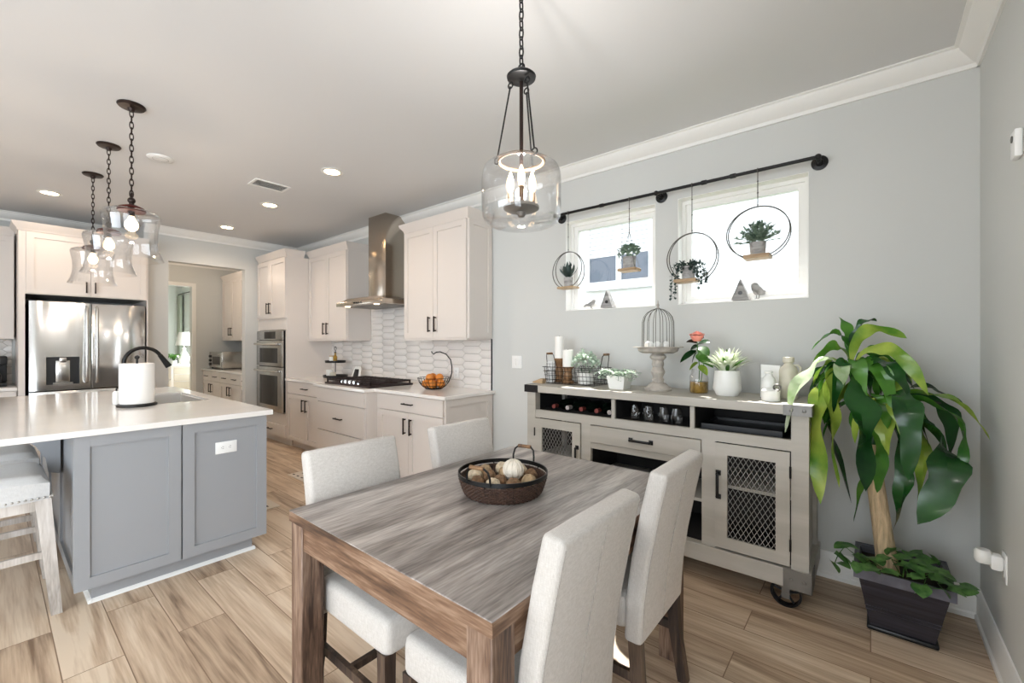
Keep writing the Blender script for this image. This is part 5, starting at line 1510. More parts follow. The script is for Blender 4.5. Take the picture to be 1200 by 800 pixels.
# bottles lying in the sideboard rack
def bottles():
    first = None
    spots = [(649, 'redfoil', 'first from the left'), (665, 'foil', 'second from the left'), (681, 'redfoil', 'third from the left'), (699, 'redfoil', 'fourth from the left'), (714, 'foil', 'fifth, beside the first divider')]
    for px, m, lb in spots:
        p = seen(px, 480, Y=2.66); p.z = 0.852 + 0.0385
        t = thing('wine_bottle', 'dark wine bottle in the left rack of the sideboard, ' + lb, 'wine bottle', p, 'wine bottles in the sideboard rack')
        xf = lambda a, b, c: Vector((p.x + a, p.y + c, p.z + b))
        mb = MB(); mb.lathe([(0, 0.0), (0.0145, 0.0), (0.0145, 0.075), (0.02, 0.1), (0.0375, 0.13), (0.0375, 0.29), (0.03, 0.3), (0, 0.298)], (0, 0, 0), 22, xf=xf); mb.build('bottle_body', M['wine'], t)
        mb = MB(); mb.lathe([(0, -0.002), (0.0155, -0.002), (0.0155, 0.045), (0.0146, 0.045), (0.0146, 0.0), (0, 0.0)], (0, 0, 0), 18, xf=xf); mb.build('cap_foil', M[m], t)
    # upside-down stemware and tumblers in the middle slot
    for px, lb in ((744, 'nearest the first divider'), (760, 'second from the first divider'), (778, 'third from the first divider'), (793, 'nearest the second divider')):
        p = seen(px, 485, Y=2.72); p.z = 0.8523
        t = thing('drinking_glass', 'clear stemless glass in the middle slot of the sideboard, ' + lb, 'glass', p, 'glasses in the sideboard slot')
        mb = MB(); mb.lathe([(0, 0.0), (0.026, 0.0), (0.035, 0.03), (0.035, 0.055), (0.028, 0.1), (0.0265, 0.1), (0.0335, 0.055), (0.0335, 0.031), (0.024, 0.004), (0, 0.004)], p, 22)
        mb.build('bowl', M['glass'], t)
        mb = MB(); mb.ring(p + Vector((0, 0, 0.1)), 0.0272, 0.0016, n=24, m=6); mb.build('rim', M['chrome'], t)
    p = Vector((-0.55, 2.82, 0.8523))
    t = thing('serving_tray', 'dark blue-grey tray lying in the right slot of the sideboard', 'tray', p)
    mb = MB(); mb.box(-0.77, -0.36, 2.68, 2.98, 0.8525, 0.87); mb.build('base', M['plastic_black'], t)
    mb = MB()
    mb.box(-0.77, -0.755, 2.68, 2.98, 0.87, 0.886); mb.box(-0.375, -0.36, 2.68, 2.98, 0.87, 0.886); mb.box(-0.755, -0.375, 2.68, 2.695, 0.87, 0.886); mb.box(-0.755, -0.375, 2.965, 2.98, 0.87, 0.886)
    mb.build('rim', M['plastic_black'], t)
bottles()

# ------------------------------------------------------------------ on the sideboard
ZT = SZ
def wire_basket():
    a, b = seen(642, 447, Y=2.8), seen(698, 450, Y=2.8)
    x0, x1, y0, y1 = a.x, b.x, 2.78, 2.99
    c = Vector(((x0 + x1) / 2, (y0 + y1) / 2, ZT))
    t = thing('wire_basket', 'black wire basket at the left end of the sideboard holding candles and a plant', 'basket', c)
    mb = MB()
    z0, z1 = ZT + 0.004, ZT + 0.13
    f = 0.022
    def loop(z, e):
        mb.tube([(x0 - e, y0 - e, z), (x1 + e, y0 - e, z), (x1 + e, y1 + e, z), (x0 - e, y1 + e, z)], 0.0022, 6, closed=True)
    for k in range(5): loop(z0 + (z1 - z0) * k / 4, f * k / 4)
    n = 14
    for k in range(n + 1):
        x = x0 + (x1 - x0) * k / n
        for (y, s) in ((y0, -1), (y1, 1)): mb.tube([(x, y, z0), (x, y + s * f, z1)], 0.0014, 5)
        mb.tube([(x, y0, z0), (x, y1, z0)], 0.0014, 5)
    for k in range(9):
        y = y0 + (y1 - y0) * k / 8
        for (x, s) in ((x0, -1), (x1, 1)): mb.tube([(x, y, z0), (x + s * f, y, z1)], 0.0014, 5)
    mb.build('wire_frame', M['black'], t)
    for s, x in ((-1, x0 - f), (1, x1 + f)):
        ym = (y0 + y1) / 2
        mb = MB(); mb.tube([(x, ym - 0.06, z1), (x + s * 0.015, ym - 0.05, z1 + 0.085), (x + s * 0.02, ym - 0.035, z1 + 0.1), (x + s * 0.02, ym + 0.035, z1 + 0.1), (x + s * 0.015, ym + 0.05, z1 + 0.085), (x, ym + 0.06, z1)], 0.003, 6)
        h = mb.build('handle', M['black'], t)
        mb = MB(); mb.cyl((x + s * 0.02, ym - 0.035, z1 + 0.1), (x + s * 0.02, ym + 0.035, z1 + 0.1), 0.009, 10); mb.build('grip', M['brownwood'], h)
    zi = z0 + 0.003
    # candle holders and candles
    def candle(px, y, hh, ch_, r, lab_h, lab_c):
        p = seen(px, 440, Y=y); p.z = zi
        mb = MB(); mb.lathe([(0, 0), (r * 1.15, 0), (r * 1.2, 0.012), (r * 0.75, 0.03), (r * 0.95, hh * 0.4), (r * 0.7, hh * 0.62), (r * 0.85, hh * 0.85), (r * 1.2, hh - 0.01), (r * 1.2, hh), (0, hh)], p, 24)
        single(mb, 'candle_holder', lab_h, 'candle holder', M['brownwood'], p, 'turned wooden candle holders')
        q = p + Vector((0, 0, hh + 0.0003))
        t2 = thing('pillar_candle', lab_c, 'candle', q, 'white pillar candles in the wire basket')
        mb = MB(); mb.lathe([(0, 0), (r, 0), (r, ch_ - 0.003), (r - 0.003, ch_), (r * 0.4, ch_ - 0.004), (0, ch_ - 0.004)], q, 26); mb.build('wax_body', M['wax'], t2)
        mb = MB(); mb.cyl(q + Vector((0, 0, ch_ - 0.004)), q + Vector((0, 0, ch_ + 0.006)), 0.0015, 5); mb.build('wick', M['black'], t2)
    candle(655.5, 2.93, 0.185, 0.175, 0.037, 'taller turned wood candle holder at the back left of the wire basket', 'taller white pillar candle on the higher wooden holder')
    candle(665.5, 2.85, 0.125, 0.13, 0.04, 'shorter turned wood candle holder in the middle of the wire basket', 'shorter white pillar candle in the middle of the wire basket')
    # checked cloth
    p = seen(645.5, 440, Y=2.83); p.z = zi
    mb = MB()
    bm = bmesh.new(); bmesh.ops.create_cone(bm, cap_ends=True, segments=28, radius1=0.032, radius2=0.03, depth=0.165)
    bmesh.ops.bevel(bm, geom=[e for e in bm.edges if abs(e.verts[0].co.z - e.verts[1].co.z) < 1e-5], offset=0.008, segments=2, affect='EDGES')
    mb.bm(bm, lambda x, y, z: Vector((p.x + x * (1 + 0.12 * math.sin(7 * math.atan2(y, x))), p.y + y, p.z + z + 0.0825)), True); bm.free()
    t2 = thing('rolled_cloth', 'rolled white checked cloth standing at the left end of the wire basket', 'cloth', p)
    mb.build('cloth_roll', M['plaid'], t2)
    mb = MB()
    for k in range(6): mb.ring(p + Vector((0, 0, 0.02 + k * 0.025)), 0.0335, 0.0012, n=28, m=5, sx=1.06)
    for k in range(10):
        a_ = k * 2 * PI / 10; mb.tube([p + Vector((0.0345 * math.cos(a_), 0.033 * math.sin(a_), z)) for z in (0.01, 0.155)], 0.001, 5)
    mb.build('check_stripes', M['gap'], t2)
    # plant in white pot
    p = seen(686.5, 440, Y=2.88); p.z = zi
    t2 = thing('potted_plant', 'white potted plant with tiny pale leaves in the wire basket', 'potted plant', p)
    mb = MB(); mb.lathe([(0, 0), (0.055, 0), (0.068, 0.085), (0.062, 0.085), (0.056, 0.075), (0, 0.075)], p, 26); mb.build('pot', M['ceramic'], t2)
    random.seed(11)
    mb = MB()
    for k in range(300):
        u, v = random.random() * 2 * PI, random.random()
        r = 0.115 * v ** 0.5
        q = p + Vector((r * math.cos(u), r * math.sin(u) * 0.8, 0.1 + 0.115 * (1 - v * 0.7) + random.uniform(-0.02, 0.035)))
        e = q + Vector((random.uniform(-1, 1), random.uniform(-1, 1), random.uniform(-0.3, 1))).normalized() * 0.028
        leaf(mb, q, (q + e) / 2 + Vector((0, 0, 0.004)), e, 0.02, 4)
    mb.build('foliage', M['frost_leaf'], t2)
    mb = MB()
    for k in range(14):
        a_ = k * 2.4; mb.tube([p + Vector((0.02 * math.cos(a_), 0.02 * math.sin(a_), 0.07)), p + Vector((0.07 * math.cos(a_), 0.06 * math.sin(a_), 0.15))], 0.0015, 4)
    mb.build('stem', M['sage'], t2)
    p = seen(632, 449, Y=2.76); p.z = ZT
    mb = MB(); mb.prism([(-0.05, 0.0), (0.045, 0.0), (0.05, 0.035), (0.03, 0.04), (-0.03, 0.018), (-0.055, 0.01)], -0.025, 0.025, 'y', lambda x, y, z: Vector((p.x + x, p.y + y, p.z + z + 0.0003)), 0.006)
    single(mb, 'wooden_wedge', 'small brown wooden wedge at the left end of the sideboard top', 'wooden block', M['oak'], p)
wire_basket()

def trailing_pot():
    p = seen(726, 452, Y=2.77); p.z = ZT
    t = thing('potted_plant', 'square white pot with trailing frosted leaves beside the wire basket', 'potted plant', p)
    mb = MB()
    s0, s1, h = 0.052, 0.066, 0.09
    mb.add([(-s0, -s0, 0.0003), (s0, -s0, 0.0003), (s0, s0, 0.0003), (-s0, s0, 0.0003), (-s1, -s1, h), (s1, -s1, h), (s1, s1, h), (-s1, s1, h), (-s1 + 0.006, -s1 + 0.006, h), (s1 - 0.006, -s1 + 0.006, h), (s1 - 0.006, s1 - 0.006, h), (-s1 + 0.006, s1 - 0.006, h), (-s0, -s0, h - 0.015), (s0, -s0, h - 0.015), (s0, s0, h - 0.015), (-s0, s0, h - 0.015)],
           [(0, 3, 2, 1)] + [(i, (i + 1) % 4, 4 + (i + 1) % 4, 4 + i) for i in range(4)] + [(4 + i, 4 + (i + 1) % 4, 8 + (i + 1) % 4, 8 + i) for i in range(4)] + [(8 + i, 8 + (i + 1) % 4, 12 + (i + 1) % 4, 12 + i) for i in range(4)] + [(12, 13, 14, 15)],
           lambda x, y, z: p + Vector((x, y, z)))
    mb.build('pot', M['ceramic'], t)
    random.seed(5)
    mb, sm = MB(), MB()
    for k in range(34):
        a = random.random() * 2 * PI
        R = random.uniform(0.06, 0.165)
        q0 = p + Vector((0.02 * math.cos(a), 0.02 * math.sin(a), h - 0.012))
        q1 = p + Vector((R * 0.7 * math.cos(a), R * 0.55 * math.sin(a), h + 0.06)); q2 = p + Vector((R * 1.1 * math.cos(a), R * 0.75 * math.sin(a), h + random.uniform(-0.03, 0.03)))
        pts = [q0 * (1 - u) ** 2 + q1 * 2 * u * (1 - u) + q2 * u * u for u in [i / 8 for i in range(9)]]
        sm.tube(pts, 0.0013, 4)
        for i in range(2, 9):
            for s in (-1, 1):
                e = pts[i] + Vector((math.cos(a + s * 1.2), math.sin(a + s * 1.2), random.uniform(-0.2, 0.6))) * 0.024
                leaf(mb, pts[i], (pts[i] + e) / 2 + Vector((0, 0, 0.003)), e, 0.018, 4)
    mb.build('foliage', M['frost_leaf'], t); sm.build('stem', M['sage'], t)
trailing_pot()

def pedestal():
    p = seen(771, 455, Y=2.84); p.z = ZT
    t = thing('pedestal_stand', 'chipped grey pedestal stand in the middle of the sideboard carrying the birdcage', 'pedestal', p)
    mb = MB(); mb.lathe([(r * 1.15, zz * 1.235) for r, zz in [(0, 0.0003), (0.075, 0.0003), (0.077, 0.012), (0.06, 0.022), (0.05, 0.035), (0.03, 0.045), (0.034, 0.06), (0.026, 0.07), (0.04, 0.1), (0.028, 0.125), (0.034, 0.14), (0.03, 0.16), (0.045, 0.175), (0.045, 0.185), (0.03, 0.2), (0, 0.2)]], p, 30); mb.build('column', M['chippy'], t)
    mb = MB()
    z = 0.247
    mb.lathe([(0, z), (0.1, z), (0.124, z + 0.012), (0.132, z + 0.036), (0.16, z + 0.038), (0.16, z + 0.042), (0.128, z + 0.042), (0.12, z + 0.028), (0, z + 0.026)], p, 36); mb.build('dish', M['chippy'], t)
    q = p + Vector((0, 0, 0.2735))
    t = thing('wire_birdcage', 'domed wire birdcage cloche on the pedestal stand', 'birdcage', q)
    R, H = 0.102, 0.18
    mb = MB(); mb.ring(q + Vector((0, 0, 0.003)), R, 0.0028, n=32, m=6)
    for k in range(14):
        a = 2 * PI * k / 14
        pts = [(R, 0.003), (R, 0.06), (R * 0.98, H), (R * 0.88, H + 0.035), (R * 0.68, H + 0.062), (R * 0.4, H + 0.08), (0.008, H + 0.09)]
        mb.tube([q + Vector((r * math.cos(a), r * math.sin(a), z)) for r, z in pts], 0.002, 5)
    mb.build('wire_dome', M['ribs'], t)
    mb = MB(); mb.lathe([(0, H + 0.086), (0.014, H + 0.088), (0.01, H + 0.096), (0.006, H + 0.1), (0.01, H + 0.112), (0.004, H + 0.125), (0.002, H + 0.145), (0, H + 0.146)], q, 14); mb.build('finial', M['chippy'], t)
    labs = ['white egg in the birdcage, at the left of the dish', 'white egg in the birdcage, left of the middle', 'white egg in the birdcage, standing in the middle', 'white egg in the birdcage, at the right of the dish']
    o0 = None
    for (dx, dy), lb in zip(((-0.068, 0.0), (-0.035, -0.045), (0.012, -0.04), (0.055, -0.005)), labs):
        pp = q + Vector((dx, dy, 0.023))
        if o0 is None:
            mb = MB(); mb.ball(pp, 0.023, 16, 10, (1, 1, 1.15)); o0 = single(mb, 'white_egg', lb, 'egg', M['ceramic'], pp + Vector((0, 0, 0)), 'white eggs on the pedestal dish'); o0.location.z += 0.003
        else:
            o = o0.copy(); COL.objects.link(o); o.location = pp + Vector((0, 0, 0.003)); o['label'] = lb
pedestal()

def rose_vase():
    p = seen(819, 459, Y=2.86); p.z = ZT
    t = thing('flower_vase', 'clear jar of amber water holding one coral rose on the sideboard', 'vase', p)
    pr = [(0.0, 0.0), (0.052, 0.0), (0.056, 0.008), (0.056, 0.1), (0.046, 0.125), (0.043, 0.15)]
    mb = MB(); mb.lathe(pr + [(max(0, r - 0.002), z + (0.002 if z < 0.1 else 0)) for r, z in pr[::-1]], p, 28); mb.build('jar', M['glass'], t)
    mb = MB(); mb.lathe([(0, 0.003), (0.05, 0.003), (0.0535, 0.01), (0.0535, 0.072), (0, 0.072)], p, 26); mb.build('water', M['amber'], t)
    top = seen(817, 397, Y=2.84)
    mb = MB(); mb.tube([p + Vector((0, 0, 0.05)), p + Vector((0.005, -0.005, 0.16)), top - Vector((0, 0, 0.02))], 0.0032, 6)
    mb.tube([p + Vector((0.01, 0, 0.05)), p + Vector((0.02, 0.0, 0.13)), p + Vector((0.03, 0.01, 0.2))], 0.0028, 6)
    mb.build('stem', M['green'], t)
    mb = MB()
    for k in range(34):
        u = k / 33; a = k * 2.4; r = 0.008 + 0.032 * u
        b = top + Vector((r * 0.5 * math.cos(a), r * 0.5 * math.sin(a), -0.016))
        m_ = top + Vector((r * 1.25 * math.cos(a), r * 1.25 * math.sin(a), 0.008)); e = top + Vector((r * (0.7 + 0.35 * u) * math.cos(a), r * (0.7 + 0.35 * u) * math.sin(a), 0.052 - 0.016 * u))
        leaf(mb, b, m_, e, 0.04, 5, cup=0.35, base=0.6)
    mb.build('rose_bloom', M['rose'], t)
    def lf(px, py, qx, qy, w, m):
        mb = MB(); a, e = seen(px, py, Y=2.86), seen(qx, qy, Y=2.84); leaf(mb, a, (a + e) / 2 + Vector((0, 0, 0.018)), e, w * 1.3, 8, roll=0.5); mb.build('leaf', M[m], t)
    lf(816, 411, 797, 425, 0.055, 'corn1'); lf(817, 404, 832, 401, 0.05, 'corn1'); lf(818, 408, 831, 417, 0.06, 'green'); lf(817, 402, 804, 401, 0.035, 'wicker'); lf(819, 420, 836, 431, 0.05, 'green'); lf(818, 425, 808, 434, 0.04, 'corn3'); lf(818, 406, 809, 411, 0.045, 'corn1')
    lf(818, 414, 827, 427, 0.06, 'green'); lf(817, 413, 811, 426, 0.05, 'corn1'); lf(819, 428, 829, 440, 0.04, 'corn3'); lf(818, 400, 826, 396, 0.03, 'wicker')
rose_vase()

def spider_pot():
    p = seen(852, 462, Y=2.83); p.z = ZT
    t = thing('potted_plant', 'faceted white pot with a pale spiky plant next to the rose jar', 'potted plant', p)
    n = 10
    prof = [(0.06, 0.0003), (0.081, 0.04), (0.07, 0.15), (0.064, 0.15), (0.064, 0.135), (0, 0.132)]
    mb = MB(); mb.lathe(prof, p, n, smooth=False); mb.build('pot', M['ceramic'], t)
    random.seed(21)
    mb = MB(); mg = MB()
    for k in range(80):
        a = k * 2.39996; u = (k + 0.5) / 80
        R = 0.05 + 0.125 * u; H = 0.15 * (1 - u * 0.6)
        b = p + Vector((0.028 * math.cos(a), 0.028 * math.sin(a), 0.132))
        e = p + Vector((R * math.cos(a), R * math.sin(a), 0.14 + H * random.uniform(0.8, 1.1)))
        m_ = p + Vector((R * 0.4 * math.cos(a), R * 0.4 * math.sin(a), 0.14 + H * 0.7))
        leaf(mg if k % 6 == 0 else mb, b, m_, e, random.uniform(0.02, 0.028), 6)
    mb.build('leaves', M['white_leaf'], t); mg.build('inner_leaves', M['green'], t)
spider_pot()

def jugs():
    # pale plaque with rounded corners
    p = seen(902, 467, Y=2.82); p.z = ZT
    a, b = seen(890.5, 440, Y=2.86), seen(914, 440, Y=2.86)
    w = (b.x - a.x) / 2; c = Vector(((a.x + b.x) / 2, 2.86, ZT))
    t = thing('white_plaque', 'white pottery plaque standing behind the small bottle at the right of the sideboard', 'plaque', c)
    mb = MB(); mb.prism([(-w, 0.0003), (w, 0.0003), (w * 0.97, 0.1), (w, 0.185), (-w, 0.19), (-w * 0.94, 0.1)], 0, 0.018, 'y', lambda x, y, z: c + Vector((x, y + z * 0.1, z)), 0.004); mb.build('panel', M['ceramic'], t)
    c = seen(932, 458, Y=2.9); c = Vector((seen(924, 440, Y=2.88).x, 2.88, ZT))
    t = thing('pottery_bottle', 'tall cream pottery bottle with an ear handle at the right of the sideboard', 'bottle', c)
    mb = MB(); mb.lathe([(0, 0.0003), (0.042, 0.0003), (0.046, 0.008), (0.046, 0.155), (0.041, 0.175), (0.026, 0.188), (0.022, 0.198), (0.024, 0.204), (0.029, 0.207), (0.029, 0.232), (0.024, 0.236), (0, 0.234)], c, 30); mb.build('body', M['cream'], t)
    mb = MB(); mb.tube([c + Vector((x, 0, z)) for x, z in ((0.024, 0.19), (0.045, 0.19), (0.058, 0.175), (0.056, 0.15), (0.047, 0.14))], 0.006, 8); mb.build('handle', M['cream'], t)
    c = Vector((seen(901, 440, Y=2.8).x, 2.8, ZT))
    t = thing('pottery_bottle', 'small white pottery bottle in front of the white plaque', 'bottle', c)
    mb = MB(); mb.lathe([(0, 0.0003), (0.036, 0.0003), (0.039, 0.008), (0.039, 0.09), (0.03, 0.118), (0.016, 0.132), (0.015, 0.142), (0.02, 0.146), (0.02, 0.156), (0, 0.157)], c, 26); mb.build('body', M['ceramic'], t)
    mb = MB(); mb.ring(c + Vector((0, 0, 0.137)), 0.0175, 0.003, n=20, m=6); mb.build('neck_ring', M['plastic_white'], t)
    c = Vector((seen(903, 440, Y=2.71).x, 2.71, ZT))
    t = thing('pottery_mug', 'squat white mug with a ring handle in front of the small bottle', 'mug', c)
    mb = MB(); mb.lathe([(0, 0.0003), (0.042, 0.0003), (0.045, 0.006), (0.045, 0.055), (0.038, 0.062), (0.03, 0.066), (0.028, 0.063), (0, 0.058)], c, 26); mb.build('body', M['ceramic'], t)
    mb = MB(); mb.ring(c + Vector((0.034, -0.02, 0.075)), 0.016, 0.005, 'y', 20, 8); mb.build('handle', M['bracket'], t)
jugs()

# ------------------------------------------------------------------ rod, hanging planters, sill figures
RY = 3.0
def rod():
    a, b = seen(650, 253.5, Y=RY), seen(962, 183, Y=RY)
    z = 2.411
    x0, x1 = -2.03, -0.222
    t = thing('pipe_rod', 'black iron pipe rod mounted across the wall above both windows', 'curtain rod', ((x0 + x1) / 2, RY, z))
    mb = MB(); mb.cyl((x0, RY, z), (x1, RY, z), 0.0105, 14)
    for px in (705, 825, 859):
        q = seen(px, 220, Y=RY); mb.cyl((q.x - 0.016, RY, z), (q.x + 0.016, RY, z), 0.0145, 14)
    mb.build('pipe', M['black'], t)
    for x in (x0 + 0.012, -1.165, x1 - 0.008):
        mb = MB(); mb.ball((x, RY, z), 0.0175, 14, 10); mb.cyl((x, RY, z), (x, WY - 0.015, z), 0.0105, 12); mb.cyl((x, RY + 0.03, z), (x, RY + 0.05, z), 0.014, 12)
        q = mb.build('elbow', M['black'], t)
        mb = MB(); mb.lathe([(0, 0), (0.042, 0.0005), (0.042, 0.008), (0.022, 0.012), (0.018, 0.028), (0, 0.028)], (0, 0, 0), 26, xf=lambda u, v, w, x=x: Vector((x + u, WY - w, z + v))); mb.build('flange', M['black'], q)
    return z
RZ = rod()

def hang(px, kind, label, ring_top, ring_bot, board, pot, fol, ringw=None):
    """a planter hanging from the rod; numbers are photo pixels read at the rod's distance"""
    x = seen(px, 250, Y=RY).x
    z = lambda py, xx=px: seen(xx, py, Y=RY).z
    zt, zb = z(ring_top), z(ring_bot)
    t = thing('hanging_planter', label, 'hanging planter', (x, RY, RZ), 'planters hanging from the iron rod')
    return t, x, z, zt, zb

def small_pot(t, x, y, zb, r0, r1, h, m='greywood'):
    mb = MB(); mb.lathe([(0, 0), (r0, 0), (r1, h), (r1 - 0.004, h), (r1 - 0.006, h - 0.008), (0, h - 0.01)], (x, y, zb), 24)
    for zz in (0.35, 0.7): mb.ring((x, y, zb + h * zz), r0 + (r1 - r0) * zz + 0.0002, 0.0009, n=24, m=5)
    mb.build('pot', M[m], t)

def planters():
    random.seed(9)
    # 1: teardrop of two hoops with an agave
    def hoops(t, x, zc, Rx, Rz, tilt=0.22, tops=None):
        mb = MB()
        for s in (-1, 1):
            pts = []
            for k in range(44):
                a = 2 * PI * k / 44
                u, v = Rx * math.cos(a), Rz * math.sin(a)
                spread = 0.035 * (1 - (v / Rz)) / 2
                pts.append((x + u, RY + s * (0.004 + spread), zc + v))
            mb.tube(pts, 0.0034, 6, closed=True)
        mb.build('hoop', M['ribs'], t)
    def cord(t, x, z0, z1):
        mb = MB(); mb.tube([(x, RY, z0), (x, RY, z1)], 0.0026, 5)
        for f in (0.3, 0.62, 0.95): mb.ball((x, RY, z1 + (z0 - z1) * (1 - f)), 0.005, 8, 6)
        mb.ring((x, RY, RZ), 0.0135, 0.002, 'x', 16, 5)
        mb.build('cord', M['ribs'], t)
    def board(t, x, z, w, d=0.06, h=0.02):
        mb = MB(); mb.box(x - w, x + w, RY - d, RY + d * 0.9, z, z + h, None, 0.002, 1); mb.build('shelf', M['oak'], t)
    S_ = lambda px, py: seen(px, py, Y=RY)
    # first
    x = S_(666, 300).x; zt, zb = S_(667, 295).z, S_(667, 338).z
    t = thing('hanging_planter', 'small hoop planter with an agave, left edge of the left window', 'hanging planter', (x, RY, RZ), 'planters hanging from the iron rod')
    cord(t, x, RZ, zt); R = (zt - zb) / 2
    hoops(t, x, (zt + zb) / 2, R * 0.92, R); board(t, x, zb - 0.002, 0.075, 0.055, 0.016)
    small_pot(t, x, RY, zb + 0.0145, 0.034, 0.036, 0.075)
    mb = MB()
    for k in range(18):
        a = k * 2.4; u = k / 17; b = Vector((x + 0.01 * math.cos(a), RY + 0.01 * math.sin(a), zb + 0.085))
        e = b + Vector((0.075 * u * math.cos(a), 0.06 * u * math.sin(a), 0.14 - 0.05 * u)); m_ = b + Vector((0.06 * (u + 0.2) * math.cos(a), 0.05 * (u + 0.2) * math.sin(a), 0.05))
        leaf(mb, b, m_, e, 0.036, 6, cup=0.3, base=0.7)
    mb.build('leaves', M['dark_leaf'], t)
    # second: three cords, small shelf
    x = S_(737.5, 300).x; zs = S_(737, 318).z; zk = S_(737, 271).z
    t = thing('hanging_planter', 'corded planter with a bushy succulent in the middle of the left window', 'hanging planter', (x, RY, RZ), 'planters hanging from the iron rod')
    cord(t, x, RZ, zk)
    mb = MB()
    for (dx, dy) in ((-0.06, -0.045), (0.06, -0.045), (-0.06, 0.045), (0.06, 0.045)): mb.tube([(x, RY, zk), (x + dx, RY + dy, zs + 0.018)], 0.0016, 5)
    mb.build('support_cord', M['ribs'], t)
    board(t, x, zs, 0.07, 0.055, 0.02); small_pot(t, x, RY, zs + 0.021, 0.043, 0.047, 0.085)
    mb = MB()
    for k in range(130):
        a = random.random() * 2 * PI; v = random.random(); r = 0.08 * v ** 0.5
        q = Vector((x + r * math.cos(a), RY + r * math.sin(a) * 0.8, zs + 0.11 + 0.055 * (1 - v) + random.uniform(-0.01, 0.03)))
        e = q + Vector((0.5 * math.cos(a), 0.5 * math.sin(a), random.uniform(0, 1))).normalized() * 0.032
        leaf(mb, q, (q + e) / 2 + Vector((0, 0, 0.006)), e, 0.025, 4, cup=0.3)
    mb.build('leaves', M['sage'], t)
    # third: hoop with trailing plant
    x = S_(811, 300).x; zt, zb = S_(811, 273).z, S_(811, 330).z
    t = thing('hanging_planter', 'hoop planter with dark trailing vine, left side of the right window', 'hanging planter', (x, RY, RZ), 'planters hanging from the iron rod')
    cord(t, x, RZ, zt); R = (zt - zb) / 2
    hoops(t, x, (zt + zb) / 2, R * 0.98, R)
    xb = S_(805, 330).x
    board(t, xb, zb - 0.002, 0.072, 0.055, 0.02); small_pot(t, xb + 0.01, RY, zb + 0.019, 0.04, 0.042, 0.085)
    mb, sm = MB(), MB()
    def strand(dx0, dy, drop, out):
        q0 = Vector((xb + 0.01, RY + dy * 0.3, zb + 0.1)); pts = []
        for i in range(15):
            u = i / 14
            pts.append(q0 + Vector((out * (1 - (1 - min(1, u * 2)) ** 2) + dx0 * u, dy * min(1, u * 2.5), 0.03 * math.sin(min(1, u * 2.2) * PI) - drop * max(0, u - 0.25) ** 1.1 / 0.75)))
        sm.tube(pts, 0.0012, 4)
        for i in range(1, 15):
            for s in (-1, 1):
                ang = random.random() * 6.28; e = pts[i] + Vector((0.02 * math.cos(ang), 0.012 * math.sin(ang * 2), 0.018 * math.sin(ang)))
                leaf(mb, pts[i], (pts[i] + e) / 2 + Vector((0, 0, 0.003)), e, 0.019, 4)
    strand(-0.02, -0.03, 0.21, -0.085); strand(-0.01, 0.02, 0.2, -0.09); strand(0.01, -0.03, 0.13, 0.085); strand(0.02, 0.02, 0.1, 0.095); strand(0.0, -0.05, 0.05, 0.06); strand(0.0, -0.05, 0.06, -0.05); strand(0, 0.04, 0.05, 0.04); strand(0.01, -0.05, 0.15, 0.075); strand(0, -0.04, 0.02, 0.03); strand(0, -0.04, 0.03, -0.03); strand(0.02, 0.0, 0.12, 0.09)
    mb.build('foliage', M['dark_leaf'], t); sm.build('stem', M['dark_leaf'], t)
    # fourth: big hoop
    x = S_(888, 270).x; zt, zb = S_(888, 242).z, S_(888, 303).z
    t = thing('hanging_planter', 'large hoop planter with a grey-green bushy plant, right side of the right window', 'hanging planter', (x, RY, RZ), 'planters hanging from the iron rod')
    cord(t, x, RZ, zt); R = (zt - zb) / 2
    hoops(t, x, (zt + zb) / 2, R * 1.07, R)
    board(t, x, zb - 0.002, 0.07, 0.055, 0.024); small_pot(t, x, RY, zb + 0.023, 0.04, 0.046, 0.075)
    mb = MB()
    for k in range(34):
        a = k * 2.4; u = (k + 0.5) / 34
        b = Vector((x, RY, zb + 0.095)); el = 1.45 - 1.3 * u
        e = b + Vector((0.13 * math.cos(el) * math.cos(a), 0.085 * math.cos(el) * math.sin(a), 0.115 * math.sin(el) - 0.02 * u))
        for i in range(2, 9):
            q = b + (e - b) * (i / 8)
            for s in (-1, 0, 1):
                f = q + (e - b).normalized() * 0.018 + Vector((s * 0.016, random.uniform(-0.012, 0.01), random.uniform(-0.006, 0.016)))
                leaf(mb, q, (q + f) / 2, f, 0.014, 4)
    mb.build('foliage', M['sage'], t)
planters()

